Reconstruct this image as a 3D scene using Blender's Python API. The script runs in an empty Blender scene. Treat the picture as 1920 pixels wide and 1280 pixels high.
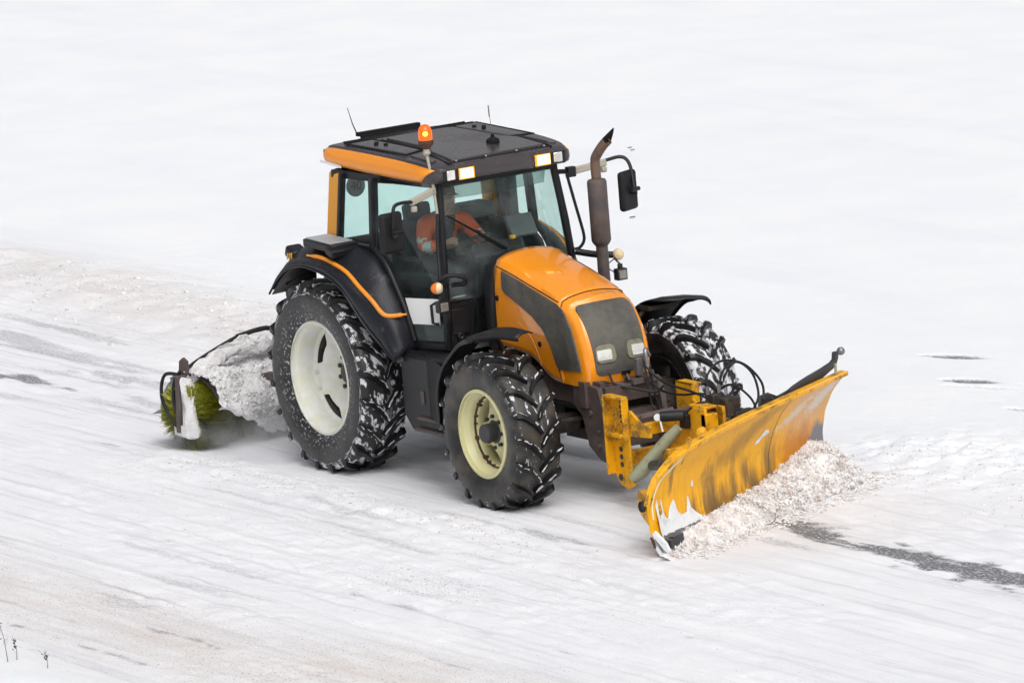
import bpy, bmesh, math, random
import numpy as np
from mathutils import Vector, Matrix, noise as mnoise

random.seed(7)
S = bpy.context.scene
COL = S.collection

# ------------------------------------------------------------------ camera
cam_d = bpy.data.cameras.new('camera')
cam = bpy.data.objects.new('camera', cam_d); COL.objects.link(cam)
cam_d.sensor_width = 36.0
cam_d.lens = 247.05
cam_d.clip_start = 1.0; cam_d.clip_end = 3000
_f = Vector((-0.84407429, 0.50770418, -0.17255451))
_r = Vector((0.52590602, 0.84662624, -0.08152825))
_u = Vector((-0.10469694, 0.15956336, 0.98162013))
m = Matrix(((_r.x, _u.x, -_f.x), (_r.y, _u.y, -_f.y), (_r.z, _u.z, -_f.z))).to_4x4()
m.translation = Vector((52.63155548, -30.77301181, 11.58418805))
cam.matrix_world = m
S.camera = cam

# ------------------------------------------------------------------ world and sun
SUN_EL, SUN_AZ = math.radians(52), math.radians(105)     # high, veiled by cloud
w = bpy.data.worlds.new('World'); S.world = w; w.use_nodes = True
nt = w.node_tree; bg = nt.nodes['Background']
sky = nt.nodes.new('ShaderNodeTexSky'); sky.sky_type = 'NISHITA'; sky.sun_disc = False
sky.sun_elevation = SUN_EL; sky.sun_rotation = SUN_AZ; sky.air_density = 1.0; sky.dust_density = 6.0
hs = nt.nodes.new('ShaderNodeHueSaturation'); hs.inputs['Saturation'].default_value = 0.16
nt.links.new(sky.outputs[0], hs.inputs['Color']); nt.links.new(hs.outputs[0], bg.inputs['Color'])
bg.inputs['Strength'].default_value = 0.15
sd = bpy.data.lights.new('sun', 'SUN'); sd.energy = 1.1; sd.angle = math.radians(50); sd.color = (1, .97, .94)
so = bpy.data.objects.new('sun', sd); COL.objects.link(so)
_sd = Vector((math.cos(SUN_EL) * math.sin(SUN_AZ), math.cos(SUN_EL) * math.cos(SUN_AZ), math.sin(SUN_EL)))
so.rotation_euler = _sd.to_track_quat('Z', 'Y').to_euler()
S.view_settings.view_transform = 'Standard'; S.view_settings.look = 'None'
S.view_settings.gamma = 1.0; S.view_settings.exposure = -0.2
S.view_settings.use_curve_mapping = False
S.render.engine = 'CYCLES'
S.cycles.max_bounces = 8; S.cycles.volume_bounces = 4; S.cycles.volume_max_steps = 64; S.cycles.transparent_max_bounces = 16

# ------------------------------------------------------------------ materials
class NT:
    def __init__(s, name):
        s.mat = bpy.data.materials.new(name); s.mat.use_nodes = True
        s.t = s.mat.node_tree; s.b = s.t.nodes['Principled BSDF']; s.out = s.t.nodes['Material Output']
    def n(s, typ, **kw):
        o = s.t.nodes.new(typ)
        for k, v in kw.items():
            if k in ('operation', 'blend_type', 'data_type', 'attribute_name', 'noise_dimensions', 'feature'): setattr(o, k, v)
            else: o.inputs[k].default_value = v
        return o
    def l(s, a, b): s.t.links.new(a, b)
    def val(s, x, sock):
        if isinstance(x, (int, float)): sock.default_value = x
        else: s.l(x, sock)
    def math(s, op, a, b=0.0, c=None, clamp=False):
        o = s.t.nodes.new('ShaderNodeMath'); o.operation = op; o.use_clamp = clamp
        s.val(a, o.inputs[0]); s.val(b, o.inputs[1])
        if c is not None: s.val(c, o.inputs[2])
        return o.outputs[0]
    def coord(s, scale=(1, 1, 1), kind='Object', rot=(0, 0, 0)):
        tc = s.t.nodes.new('ShaderNodeTexCoord'); mp = s.t.nodes.new('ShaderNodeMapping')
        mp.inputs['Scale'].default_value = scale; mp.inputs['Rotation'].default_value = rot
        s.l(tc.outputs[kind], mp.inputs['Vector']); return mp.outputs[0]
    def noise(s, vec, scale, detail=4, rough=.55):
        o = s.t.nodes.new('ShaderNodeTexNoise'); s.l(vec, o.inputs['Vector'])
        o.inputs['Scale'].default_value = scale; o.inputs['Detail'].default_value = detail
        o.inputs['Roughness'].default_value = rough; return o.outputs['Fac']
    def ramp(s, fac, a, b):           # smooth 0..1 between a and b
        o = s.t.nodes.new('ShaderNodeMapRange'); o.interpolation_type = 'SMOOTHSTEP'
        s.val(fac, o.inputs[0])
        for i, v in ((1, a), (2, b)): s.val(v, o.inputs[i])
        return o.outputs[0]
    def mix(s, fac, a, b):
        o = s.t.nodes.new('ShaderNodeMix'); o.data_type = 'RGBA'
        s.val(fac, o.inputs[0])
        for v, sk in ((a, o.inputs[6]), (b, o.inputs[7])):
            if isinstance(v, tuple): sk.default_value = (*v, 1)
            else: s.l(v, sk)
        return o.outputs[2]
    def bump(s, h, strength=.3, dist=.01):
        o = s.t.nodes.new('ShaderNodeBump'); o.inputs['Strength'].default_value = strength
        o.inputs['Distance'].default_value = dist; s.l(h, o.inputs['Height']); s.l(o.outputs[0], s.b.inputs['Normal'])
    def base(s, c):
        if isinstance(c, tuple): s.b.inputs['Base Color'].default_value = (*c, 1)
        else: s.l(c, s.b.inputs['Base Color'])
    def set(s, **kw):
        for k, v in kw.items(): s.val(v, s.b.inputs[k.replace('_', ' ')])

def paint(name, col, dirt=(.10, .085, .07), amt=(.55, .8), rough=.35, metallic=0, coat=0, scale=3.0, bumpy=0, grain=True):
    k = NT(name); v = k.coord()
    f = k.noise(v, scale, 6, .62); g = k.noise(v, scale * 9, 4, .6)
    h = k.math('ADD', k.math('MULTIPLY', f, .7), k.math('MULTIPLY', g, .3))
    msk = k.ramp(h, amt[0], amt[1])
    k.base(k.mix(msk, col, dirt))
    k.set(Roughness=k.math('ADD', rough, k.math('MULTIPLY', msk, .35)), Metallic=metallic)
    k.b.inputs['Coat Weight'].default_value = coat; k.b.inputs['Coat Roughness'].default_value = .06
    if max(col) < .03: k.b.inputs['Specular IOR Level'].default_value = .3
    if bumpy: k.bump(g, bumpy, .004)
    return k.mat

M = {}
M['orange'] = paint('orange_paint', (.90, .295, .005), (.40, .16, .045), (.52, .82), .28, coat=1.0, scale=2.2)
M['orange2'] = paint('orange_paint_roof', (.86, .29, .018), (.55, .25, .06), (.6, .9), .38, coat=.3)
M['stowlid'] = paint('box_lid', (.40, .41, .43), (.2, .2, .21), (.45, .75), .35)
M['pillar'] = paint('orange_pillar', (.72, .30, .004), (.35, .15, .02), (.6, .85), .4)
M['black'] = paint('black_plastic', (.013, .013, .015), (.05, .046, .046), (.5, .8), .36, scale=4, bumpy=.15)
M['roof'] = paint('roof_plastic', (.050, .043, .046), (.085, .076, .08), (.48, .78), .22, scale=3, bumpy=.1)
M['darkfr'] = paint('cab_frame', (.010, .010, .012), (.05, .05, .055), (.5, .8), .35)
M['fender'] = paint('fender_plastic', (.012, .013, .018), (.16, .16, .18), (.56, .86), .34, scale=5, bumpy=.35)
M['inner'] = paint('fender_inside', (.05, .046, .042), (.13, .12, .11), (.45, .7), .7, scale=6, bumpy=.3)
M['chassis'] = paint('oily_chassis', (.028, .024, .022), (.10, .075, .055), (.45, .72), .55, scale=6, bumpy=.5)
M['grille'] = paint('dusty_grille', (.062, .058, .052), (.125, .118, .10), (.38, .66), .55, scale=2.6, bumpy=.3)
M['hub'] = paint('hub_grey', (.035, .035, .04), (.09, .08, .07), (.5, .8), .5, scale=10)
M['rust'] = paint('rusty_steel', (.10, .045, .028), (.05, .035, .03), (.4, .65), .75, scale=12, bumpy=.6)
M['brownsteel'] = paint('brown_steel', (.075, .055, .05), (.13, .11, .10), (.45, .7), .55, scale=8, bumpy=.3)
M['steel'] = paint('worn_steel', (.24, .24, .25), (.10, .09, .08), (.5, .75), .4, metallic=.7, scale=8)
M['stack'] = paint('exhaust_metal', (.072, .062, .062), (.14, .105, .09), (.42, .7), .5, metallic=.2, scale=5, bumpy=.2)
M['stacktip'] = paint('exhaust_tip', (.16, .105, .075), (.07, .055, .05), (.45, .7), .5, metallic=.3, scale=9)
M['soot'] = paint('soot', (.008, .008, .008), (.02, .02, .02), (.5, .8), .9)
M['beige'] = paint('beige_bracket', (.40, .37, .31), (.22, .19, .16), (.5, .8), .5, scale=6)
M['rim'] = paint('cream_rim', (.66, .63, .36), (.28, .22, .13), (.56, .82), .42, scale=6)
M['rimsnow'] = paint('rim_snowed', (.68, .68, .57), (.74, .74, .72), (.44, .56), .6, scale=7, bumpy=.3)
M['ploughy'] = paint('yellow_frame', (.78, .37, .003), (.13, .075, .03), (.45, .66), .42, scale=7, bumpy=.3)
M['rod'] = paint('green_grey_cylinder', (.30, .31, .20), (.12, .11, .07), (.48, .7), .55, scale=10, bumpy=.2)
M['rubber'] = paint('rubber_hose', (.015, .015, .016), (.05, .05, .05), (.5, .8), .5)
M['white'] = paint('white_sheet', (.80, .81, .80), (.6, .6, .58), (.6, .9), .5)
M['cyan'] = paint('plate_light', (.62, .64, .66), (.45, .46, .48), (.5, .8), .3)
M['lensclear'] = paint('clear_lens', (.80, .80, .77), (.55, .55, .52), (.5, .66), .1, metallic=.35, scale=14)
M['lensgrey'] = paint('grey_lens', (.30, .29, .26), (.2, .19, .17), (.45, .6), .2, metallic=.4, scale=16)
M['bezel'] = paint('lamp_bezel', (.22, .21, .145), (.12, .11, .09), (.5, .75), .35, scale=8)
M['amber'] = paint('amber_lens', (.85, .20, .02), (.6, .15, .02), (.5, .8), .2)
M['ivory'] = paint('ivory_lens', (.80, .62, .38), (.6, .5, .3), (.5, .8), .25)
M['redlens'] = paint('red_lens', (.55, .06, .04), (.4, .05, .03), (.5, .8), .2)
M['seat'] = paint('seat_fabric', (.035, .045, .05), (.07, .085, .09), (.5, .8), .8)
M['dash'] = paint('dash_plastic', (.09, .095, .10), (.09, .09, .09), (.5, .8), .6)
M['console'] = paint('console_plastic', (.16, .17, .175), (.1, .1, .1), (.5, .8), .6)
M['skin'] = paint('skin', (.42, .25, .18), (.36, .2, .15), (.5, .8), .55)
M['hivis'] = paint('orange_jacket', (1.0, .15, .03), (.62, .06, .02), (.5, .85), .7, scale=14)
M['reflect'] = paint('reflective_band', (.62, .68, .66), (.5, .52, .5), (.5, .8), .5)
M['navy'] = paint('navy_cloth', (.022, .028, .04), (.04, .045, .06), (.5, .8), .8)
M['cap'] = paint('dark_cap', (.03, .03, .035), (.05, .05, .05), (.5, .8), .8)
M['glove'] = paint('leather_glove', (.36, .28, .17), (.25, .19, .12), (.5, .8), .7)
M['matte'] = paint('matte_black', (.010, .010, .011), (.028, .028, .03), (.5, .8), .6)
M['brush'] = None

def emit(name, col, strength):
    k = NT(name); k.base((col[0] * .5, col[1] * .35, col[2] * .2)); k.b.inputs['Emission Color'].default_value = (*col, 1)
    v = k.coord(); f = k.noise(v, 25, 2)
    k.l(k.math('MULTIPLY', k.math('ADD', .6, k.math('MULTIPLY', f, .8)), strength), k.b.inputs['Emission Strength'])
    k.set(Roughness=.2); return k.mat
M['lit'] = emit('lit_lamp', (1.0, .76, .36), 3.2)
M['litedge'] = emit('lit_reflector', (1.0, .45, .03), 1.0)
M['beacon'] = emit('beacon_dome', (1.0, .16, .003), .95)
M['bulb'] = emit('beacon_bulb', (1.0, .62, .05), 5)

def snow_mat(name, col=(.84, .85, .88), dirty=(.52, .44, .39), amt=(.5, .8), scale=9, bs=.5, speck=False, stretch=(1, 1, 1)):
    k = NT(name); v = k.coord(stretch)
    f = k.noise(v, scale, 6, .6); g = k.noise(v, scale * 5, 5, .65)
    c = k.mix(k.ramp(f, *amt), col, dirty)
    if speck: c = k.mix(k.ramp(g, .66, .74), c, (.20, .17, .15))
    k.base(c); k.set(Roughness=.75)
    k.b.inputs['Specular IOR Level'].default_value = .25
    k.bump(g, bs, .03)
    return k.mat
M['snow'] = snow_mat('clean_snow')
M['snowstuck'] = snow_mat('stuck_snow', (.82, .83, .85), (.60, .60, .61), (.5, .8), 14, .5)
M['tyresnow'] = snow_mat('tyre_snow', (.74, .75, .78), (.30, .30, .32), (.40, .66), 22, .5)
M['snowheap'] = snow_mat('pushed_snow', (.87, .85, .845), (.56, .47, .42), (.44, .76), 11, .6, True)
M['crumb'] = snow_mat('trodden_snow', (.78, .76, .76), (.52, .45, .41), (.42, .70), 8, .3)
M['snowdirty'] = snow_mat('caked_snow', (.88, .87, .875), (.66, .62, .61), (.48, .80), 8, 1.0)

# glass: thin tinted pane with a grazing reflection
def glass(name, tint, refl=.9, haze=0.0):
    k = NT(name); k.t.nodes.remove(k.b)
    tr = k.t.nodes.new('ShaderNodeBsdfTransparent'); tr.inputs[0].default_value = (*tint, 1)
    gl = k.t.nodes.new('ShaderNodeBsdfGlossy'); gl.inputs['Roughness'].default_value = .03
    df = k.t.nodes.new('ShaderNodeBsdfDiffuse'); df.inputs[0].default_value = (.55, .62, .62, 1)  # pale coat painted into the pane for the hazy sky reflection
    fr = k.t.nodes.new('ShaderNodeFresnel'); ge = k.t.nodes.new('ShaderNodeNewGeometry'); k.l(k.math('SUBTRACT', 1.45, k.math('MULTIPLY', ge.outputs['Backfacing'], 1.45 - 1 / 1.45)), fr.inputs[0])
    mx = k.t.nodes.new('ShaderNodeMixShader'); mh = k.t.nodes.new('ShaderNodeMixShader')
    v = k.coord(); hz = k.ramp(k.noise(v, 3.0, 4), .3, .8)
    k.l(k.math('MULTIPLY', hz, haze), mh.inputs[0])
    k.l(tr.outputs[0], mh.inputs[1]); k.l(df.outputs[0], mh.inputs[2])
    k.l(k.math('MULTIPLY', fr.outputs[0], refl), mx.inputs[0])
    k.l(mh.outputs[0], mx.inputs[1]); k.l(gl.outputs[0], mx.inputs[2]); k.l(mx.outputs[0], k.out.inputs[0])
    return k.mat
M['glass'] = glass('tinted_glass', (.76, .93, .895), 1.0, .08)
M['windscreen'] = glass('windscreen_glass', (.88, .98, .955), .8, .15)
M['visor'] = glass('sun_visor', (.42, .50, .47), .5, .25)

# ------------------------------------------------------------------ mesh builder
class MB:
    def __init__(s): s.v = []; s.f = []; s.m = []; s.uv = {}
    def add(s, vs, fs, mi=0):
        o = len(s.v); s.v += [Vector(p) for p in vs]
        for f in fs: s.f.append(tuple(o + i for i in f)); s.m.append(mi)
        return s
    def box(s, c, d, rot=None, mi=0):
        x, y, z = (k / 2 for k in d); R = rot or Matrix.Identity(3); c = Vector(c)
        vs = [c + R @ Vector((sx * x, sy * y, sz * z)) for sx in (-1, 1) for sy in (-1, 1) for sz in (-1, 1)]
        return s.add(vs, [(0, 1, 3, 2), (4, 6, 7, 5), (0, 4, 5, 1), (2, 3, 7, 6), (0, 2, 6, 4), (1, 5, 7, 3)], mi)
    def beam(s, a, b, wy, wz, up=(0, 0, 1), mi=0):      # box from a to b
        a = Vector(a); b = Vector(b); d = (b - a); L = d.length; d.normalize()
        sd_ = Vector(up).cross(d)
        if sd_.length < 1e-4: sd_ = Vector((0, 1, 0))
        sd_.normalize(); u = d.cross(sd_)
        R = Matrix((d, sd_, u)).transposed()
        return s.box((a + b) / 2, (L, wy, wz), R, mi)
    def rings(s, rs, closed=True, caps=True, mi=0, loop=False):
        n = len(rs[0]); o = len(s.v)
        for r in rs: s.v += [Vector(p) for p in r]
        R = len(rs)
        for i in range(R if loop else R - 1):
            for j in range(n if closed else n - 1):
                a = o + i * n + j; b = o + i * n + (j + 1) % n
                c = o + ((i + 1) % R) * n + (j + 1) % n; d = o + ((i + 1) % R) * n + j
                s.f.append((a, b, c, d)); s.m.append(mi)
        if caps and closed and not loop:
            s.f.append(tuple(o + j for j in range(n))[::-1]); s.m.append(mi)
            s.f.append(tuple(o + (R - 1) * n + j for j in range(n))); s.m.append(mi)
        return s
    def tube(s, path, r, n=10, caps=True, mi=0, smooth=0):
        P = [Vector(p) for p in path]
        if smooth: P = crv(P, smooth)
        rr = r if isinstance(r, (list, tuple)) else [r] * len(P)
        if len(rr) != len(P): rr = [rr[0] + (rr[-1] - rr[0]) * i / (len(P) - 1) for i in range(len(P))]
        T = [(P[min(i + 1, len(P) - 1)] - P[max(i - 1, 0)]).normalized() for i in range(len(P))]
        u = T[0].orthogonal().normalized(); out = []
        for i, p in enumerate(P):
            u = (u - T[i] * u.dot(T[i])).normalized(); v_ = T[i].cross(u)
            out.append([p + (u * math.cos(a) + v_ * math.sin(a)) * rr[i] for a in [2 * math.pi * k / n for k in range(n)]])
        return s.rings(out, True, caps, mi)
    def lathe(s, prof, org, axis=(0, 1, 0), n=48, mi=0, caps=False, a0=0, a1=2 * math.pi):
        ax = Vector(axis).normalized(); u = ax.orthogonal().normalized(); v_ = ax.cross(u); org = Vector(org)
        full = abs(a1 - a0 - 2 * math.pi) < 1e-6
        rs = [[org + ax * h + (u * math.cos(a) + v_ * math.sin(a)) * r for a in [a0 + (a1 - a0) * k / (n if full else n - 1) for k in range(n)]] for r, h in prof]
        return s.rings(rs, full, caps, mi)
    def prism(s, poly, off, mi=0):
        P = [Vector(p) for p in poly]; off = Vector(off); n = len(P); o = len(s.v)
        s.v += P + [p + off for p in P]
        s.f.append(tuple(o + i for i in range(n))[::-1]); s.m.append(mi)
        s.f.append(tuple(o + n + i for i in range(n))); s.m.append(mi)
        for i in range(n):
            j = (i + 1) % n; s.f.append((o + i, o + j, o + n + j, o + n + i)); s.m.append(mi)
        return s
    def ball(s, c, r, sc=(1, 1, 1), n=12, mi=0):
        c = Vector(c); rs = []
        for i in range(1, n // 2):
            t = math.pi * i / (n // 2)
            rs.append([c + Vector((r * sc[0] * math.sin(t) * math.cos(a), r * sc[1] * math.sin(t) * math.sin(a), r * sc[2] * math.cos(t))) for a in [2 * math.pi * k / n for k in range(n)]])
        return s.rings(rs, True, True, mi)
    def lump(s, c, r, sq=(1, 1, 1), seed=0, mi=0):      # an irregular crumb
        rnd = random.Random(seed); c = Vector(c)
        t = (1 + 5 ** .5) / 2
        vs = [(-1, t, 0), (1, t, 0), (-1, -t, 0), (1, -t, 0), (0, -1, t), (0, 1, t), (0, -1, -t), (0, 1, -t), (t, 0, -1), (t, 0, 1), (-t, 0, -1), (-t, 0, 1)]
        fs = [(0, 11, 5), (0, 5, 1), (0, 1, 7), (0, 7, 10), (0, 10, 11), (1, 5, 9), (5, 11, 4), (11, 10, 2), (10, 7, 6), (7, 1, 8), (3, 9, 4), (3, 4, 2), (3, 2, 6), (3, 6, 8), (3, 8, 9), (4, 9, 5), (2, 4, 11), (6, 2, 10), (8, 6, 7), (9, 8, 1)]
        a = rnd.random() * 6; ca, sa = math.cos(a), math.sin(a)
        out = []
        for q in vs:
            k = r / 1.9 * rnd.uniform(.65, 1.25); x, y, z = q[0] * k * sq[0], q[1] * k * sq[1], q[2] * k * sq[2]
            out.append(c + Vector((x * ca - y * sa, x * sa + y * ca, z)))
        return s.add(out, fs, mi)
    def build(s, name, mat, parent=None, bevel=0, solid=0, sub=0, ang=38, flat=False, seg=2, org=None):
        me = bpy.data.meshes.new(name)
        po = ORG.get(parent.name, Vector()) if parent else (Vector(org) if org else Vector())
        me.from_pydata([tuple(p - po) for p in s.v], [], s.f)
        mats = mat if isinstance(mat, (list, tuple)) else [mat]
        for k in mats: me.materials.append(k)
        if len(mats) > 1: me.polygons.foreach_set('material_index', s.m)
        bm = bmesh.new(); bm.from_mesh(me)
        bmesh.ops.recalc_face_normals(bm, faces=bm.faces); bm.to_mesh(me); bm.free()
        me.polygons.foreach_set('use_smooth', [not flat] * len(me.polygons))
        if not flat: me.set_sharp_from_angle(angle=math.radians(ang))
        o = bpy.data.objects.new(name, me); COL.objects.link(o)
        if parent: o.parent = parent
        else: o.location = po
        ORG[o.name] = po
        if solid:
            k = o.modifiers.new('solid', 'SOLIDIFY'); k.thickness = solid; k.offset = 0
        if bevel:
            k = o.modifiers.new('bevel', 'BEVEL'); k.width = bevel; k.segments = seg; k.limit_method = 'ANGLE'; k.angle_limit = math.radians(35)
        if sub:
            k = o.modifiers.new('sub', 'SUBSURF'); k.levels = sub; k.render_levels = sub
        return o
ORG = {}
def split_build(mb, name, mat, parent, pad=.004, **kw):
    par = list(range(len(mb.v)))
    def fd(a):
        while par[a] != a: par[a] = par[par[a]]; a = par[a]
        return a
    for f in mb.f:
        for i in f[1:]: par[fd(i)] = fd(f[0])
    isl = {}
    for i in range(len(mb.v)): isl.setdefault(fd(i), []).append(i)
    gs = [[ids, [min(mb.v[i][k] for i in ids) - pad for k in range(3)], [max(mb.v[i][k] for i in ids) + pad for k in range(3)]] for ids in isl.values()]
    ch = True
    while ch:
        ch = False
        for i in range(len(gs)):
            for j in range(i + 1, len(gs)):
                if all(gs[i][1][k] <= gs[j][2][k] and gs[j][1][k] <= gs[i][2][k] for k in range(3)):
                    a, b = gs[i], gs.pop(j); a[0] += b[0]; a[1] = [min(p, q) for p, q in zip(a[1], b[1])]; a[2] = [max(p, q) for p, q in zip(a[2], b[2])]; ch = True; break
            if ch: break
    out = []
    for ids, _, _ in gs:
        st = set(ids); mp_ = {v: i for i, v in enumerate(ids)}; m2 = MB(); m2.v = [mb.v[i] for i in ids]
        for f, mi in zip(mb.f, mb.m):
            if f[0] in st: m2.f.append(tuple(mp_[i] for i in f)); m2.m.append(mi)
        out.append(m2.build(name, mat, parent, **kw))
    return out
def crv(P, k=6):                        # Catmull-Rom through P
    P = [Vector(p) for p in P]; Q = [2 * P[0] - P[1]] + P + [2 * P[-1] - P[-2]]; out = []
    for i in range(1, len(Q) - 2):
        a, b, c, d = Q[i - 1:i + 3]
        for j in range(k):
            t = j / k; out.append(.5 * ((2 * b) + (c - a) * t + (2 * a - 5 * b + 4 * c - d) * t * t + (3 * b - a - 3 * c + d) * t ** 3))
    out.append(Q[-2]); return out
def lerp(a, b, t): return a + (b - a) * t
def interp(x, tab):
    if x <= tab[0][0]: return tab[0][1]
    for (a, b), (c, d) in zip(tab, tab[1:]):
        if x <= c: return b + (d - b) * (x - a) / (c - a)
    return tab[-1][1]
def tag(o, label=None, cat=None, group=None, kind=None):
    if label: o['label'] = label
    if cat: o['category'] = cat
    if group: o['group'] = group
    if kind: o['kind'] = kind
    return o
def empty(name, loc, label, cat):
    o = bpy.data.objects.new(name, None); COL.objects.link(o); o.location = loc; o.empty_display_size = .3
    ORG[o.name] = Vector(loc); return tag(o, label, cat)

# ------------------------------------------------------------------ snow ground
def hash2(ix, iy, sd):
    h = (ix.astype(np.int64) * 374761393 + iy.astype(np.int64) * 668265263 + sd * 974634777) & 0x7fffffff
    h = ((h ^ (h >> 13)) * 1274126177) & 0x7fffffff
    return ((h ^ (h >> 16)) & 0xffff) / 65535.0
def vnoise(x, y, sd=0):
    ix = np.floor(x); iy = np.floor(y); fx = x - ix; fy = y - iy
    fx = fx * fx * (3 - 2 * fx); fy = fy * fy * (3 - 2 * fy)
    a = hash2(ix, iy, sd); b = hash2(ix + 1, iy, sd); c = hash2(ix, iy + 1, sd); d = hash2(ix + 1, iy + 1, sd)
    return (a * (1 - fx) + b * fx) * (1 - fy) + (c * (1 - fx) + d * fx) * fy
def fbm(x, y, o=4, sd=0):
    t = 0; a = .5; n = 0
    for i in range(o):
        t = t + a * vnoise(x * 2 ** i, y * 2 ** i, sd + i * 17); n += a; a *= .5
    return t / n
def sm(x, a, b):
    t = np.clip((x - a) / (b - a), 0, 1); return t * t * (3 - 2 * t)
def ground_fields(x, y):
    near = (1 - sm(np.abs(x), 16, 26)) * (1 - sm(np.abs(y), 9, 16))
    road = (1 - sm(y, 1.2, 3)) * (1 - sm(-y, 6.1, 6.9))
    h = (fbm(x * .25, y * .5, 2, 1) - .5) * .02
    h = h + (fbm(x * .30, y * 7.0, 3, 5) - .5) * .020 * road          # long scrapes along the road
    h = h + (fbm(x * .55, y * 19.0, 2, 15) - .5) * .006 * road         # wheel-worn streaks along the road
    lum = fbm(x * 5, y * 6, 4, 9)
    # windrow of turned-up snow on the far side of the swept lane
    yw = 2.15 + (fbm(x * .25, x * 0 + 3, 2, 3) - .5) * .8
    wr = np.exp(-((y - yw) / .8) ** 2) * (1 - sm(x, -5.5, -2.0))
    h = h + wr * (.05 + .16 * (fbm(x * 1.6, y * 2.4, 4, 33)))
    wr2 = np.exp(-((y - 2.6 - .1 * (x - 4)) / .7) ** 2) * sm(x, 2.4, 3.6) * (1 - sm(x, 10, 13))
    h = h + wr2 * (.07 * lum + .05 * (fbm(x * 9, y * 10, 3, 55) - .5))
    wr3 = np.exp(-((y + 1.75) / .35) ** 2) * sm(x, -3, -1) * (1 - sm(x, 2.4, 4.6))
    h = h + wr3 * .06 * lum
    pz = sm(fbm(x * .5, y * 1.1, 3, 44), .46, .62)
    h = h + road * pz * (fbm(x * 4.5, y * 9, 4, 47) - .5) * .040
    # verge bank at the near edge
    h = h + sm(-y, 6.2, 7.4) * (.16 + .1 * fbm(x * 1.3, y * 1.3, 3, 8))
    h = h + (lum - .5) * .016 * (1 - sm(y, 3, 7))
    # asphalt showing through
    e1 = fbm(x * 1.6, y * 5, 4, 21) - .5; e2 = fbm(x * 3.5, y * 11, 4, 27) - .5
    yc = np.interp(x, [5.0, 5.6, 6.6, 7.6, 8.8, 12], [.16, .14, .06, .0, .08, .1])
    hw = np.interp(x, [4.9, 5.2, 5.6, 6.4, 7.2, 8.6, 12], [.0, .12, .15, .17, .15, .27, .32])
    bare = sm(hw - np.abs(y - yc) + e2 * .46 + e1 * .22, -.05, .12) * (x > 4.6)
    bare = np.maximum(bare, .42 * sm(.10 - np.abs(y + .32) + e2 * .2, -.03, .07) * sm(x, 5.5, 5.8) * (1 - sm(x, 6.2, 6.7)))
    bare = np.maximum(bare, .28 * sm(.10 - np.abs(y + .33) + e2 * .2, -.03, .07) * sm(x, 7.7, 8.3))
    yl = np.interp(x, [-12, -7.4, -6.8, -5.9, -5], [-1.15, -1.0, -.62, -.62, -.6]); wl = np.interp(x, [-12, -8, -7.2, -6.3, -5.6, -5.2], [.6, .4, .27, .1, .08, -.1])
    bare = np.maximum(bare, .85 * sm(wl - np.abs(y - yl) + e1 * .18 + e2 * .2, -.02, .10))
    lane = sm(y, -1.5, -1.2) * (1 - sm(y, .9, 1.7)) * (1 - sm(x, -3.4, -2.6))
    st = fbm(x * .45, y * 4.2, 5, 61)
    bare = np.maximum(bare, lane * .48 * sm(st, .50, .76))
    st2 = fbm(x * .30 + 7, y * 5.5, 4, 83); bare = np.maximum(bare, .40 * sm(st2, .66, .80) * road)
    for (cx, cy, rx, ry, a) in ((-7.9, .95, 1.2, .13, .42), (-5.65, .05, 1.0, .16, .5), (-6.6, -.1, .7, .10, .42), (-4.3, -.55, 1.3, .12, .45), (-2.9, -1.75, .25, .06, .5),
                                (-6.0, .95, 1.3, .1, .35), (4.2, -1.38, .75, .10, .50), (4.9, -1.55, .35, .05, .35), 
                                    
                                   (1.6, -1.9, .5, .1, .35)):
        d = np.sqrt(((x - cx) / rx) ** 2 + ((y - cy) / ry) ** 2)
        bare = np.maximum(bare, a * sm(1 - d + e1 * 2.6 + e2 * 2.4 - .12, -.1, .7))
    for (y0, x0, x1, ww, a, fr) in ((-5.30, 4.0, 7.4, .030, .62, 2.2), (-5.36, 7.0, 9.5, .03, .55, 2.0), (-5.62, 1.7, 4.4, .022, .5, 3.0), (-6.02, 2.6, 6.4, .010, .75, 1.5), (-3.53, .9, 2.9, .020, .55, 2.0), (-3.56, 4.2, 6.3, .042, .55, 1.8), (-3.66, 6.2, 9.5, .018, .5, 1.5), (-3.05, 4.2, 5.4, .06, .55, 3.5), (-4.45, 6.0, 10, .010, .5, 2.0), (-2.72, 6.5, 10, .008, .5, 2.0), (-5.0, 5.5, 8, .008, .6, 3)):
        yy = y0 + (fbm(x * .8, x * 0 + y0, 3, 91) - .5) * .12
        g = sm(ww - np.abs(y - yy) + e2 * .16, -.03, .05) * sm(x, x0, x0 + .5) * (1 - sm(x, x1 - .8, x1)) * sm(fbm(x * fr, x * 0 + y0 * 3, 3, 95) + e1 * .5, .36, .56)
        bare = np.maximum(bare, a * g)
    # wind-scoured dark slots far right
    for (x0, y0, x1, y1, ww) in ((.0, 5.22, .8, 5.50, .085), (1.15, 4.62, 1.85, 4.86, .10), (1.45, 4.47, 2.25, 4.78, .022), (2.1, 5.3, 2.8, 5.55, .03), (2.8, 4.15, 3.4, 4.4, .05)):
        L = math.hypot(x1 - x0, y1 - y0); ux, uy = (x1 - x0) / L, (y1 - y0) / L
        t = (x - x0) * ux + (y - y0) * uy; q = (y - y0) * ux - (x - x0) * uy
        prof = ww * np.clip(np.sin(np.clip(t / L, 0, 1) * math.pi), 0, 1) ** .8
        s_ = sm(prof - np.abs(q) + e2 * .03, -.012, .012) * (prof > 0)
        bare = np.maximum(bare, .95 * s_); h = h - s_ * .03
    # brown road dirt
    d1 = np.exp(-((y + 5.45) / .7) ** 2) * (1 - sm(x, 9, 14)) + .75 * np.exp(-((y + 4.75) / .55) ** 2) * sm(x, 5, 7.5)
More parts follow.
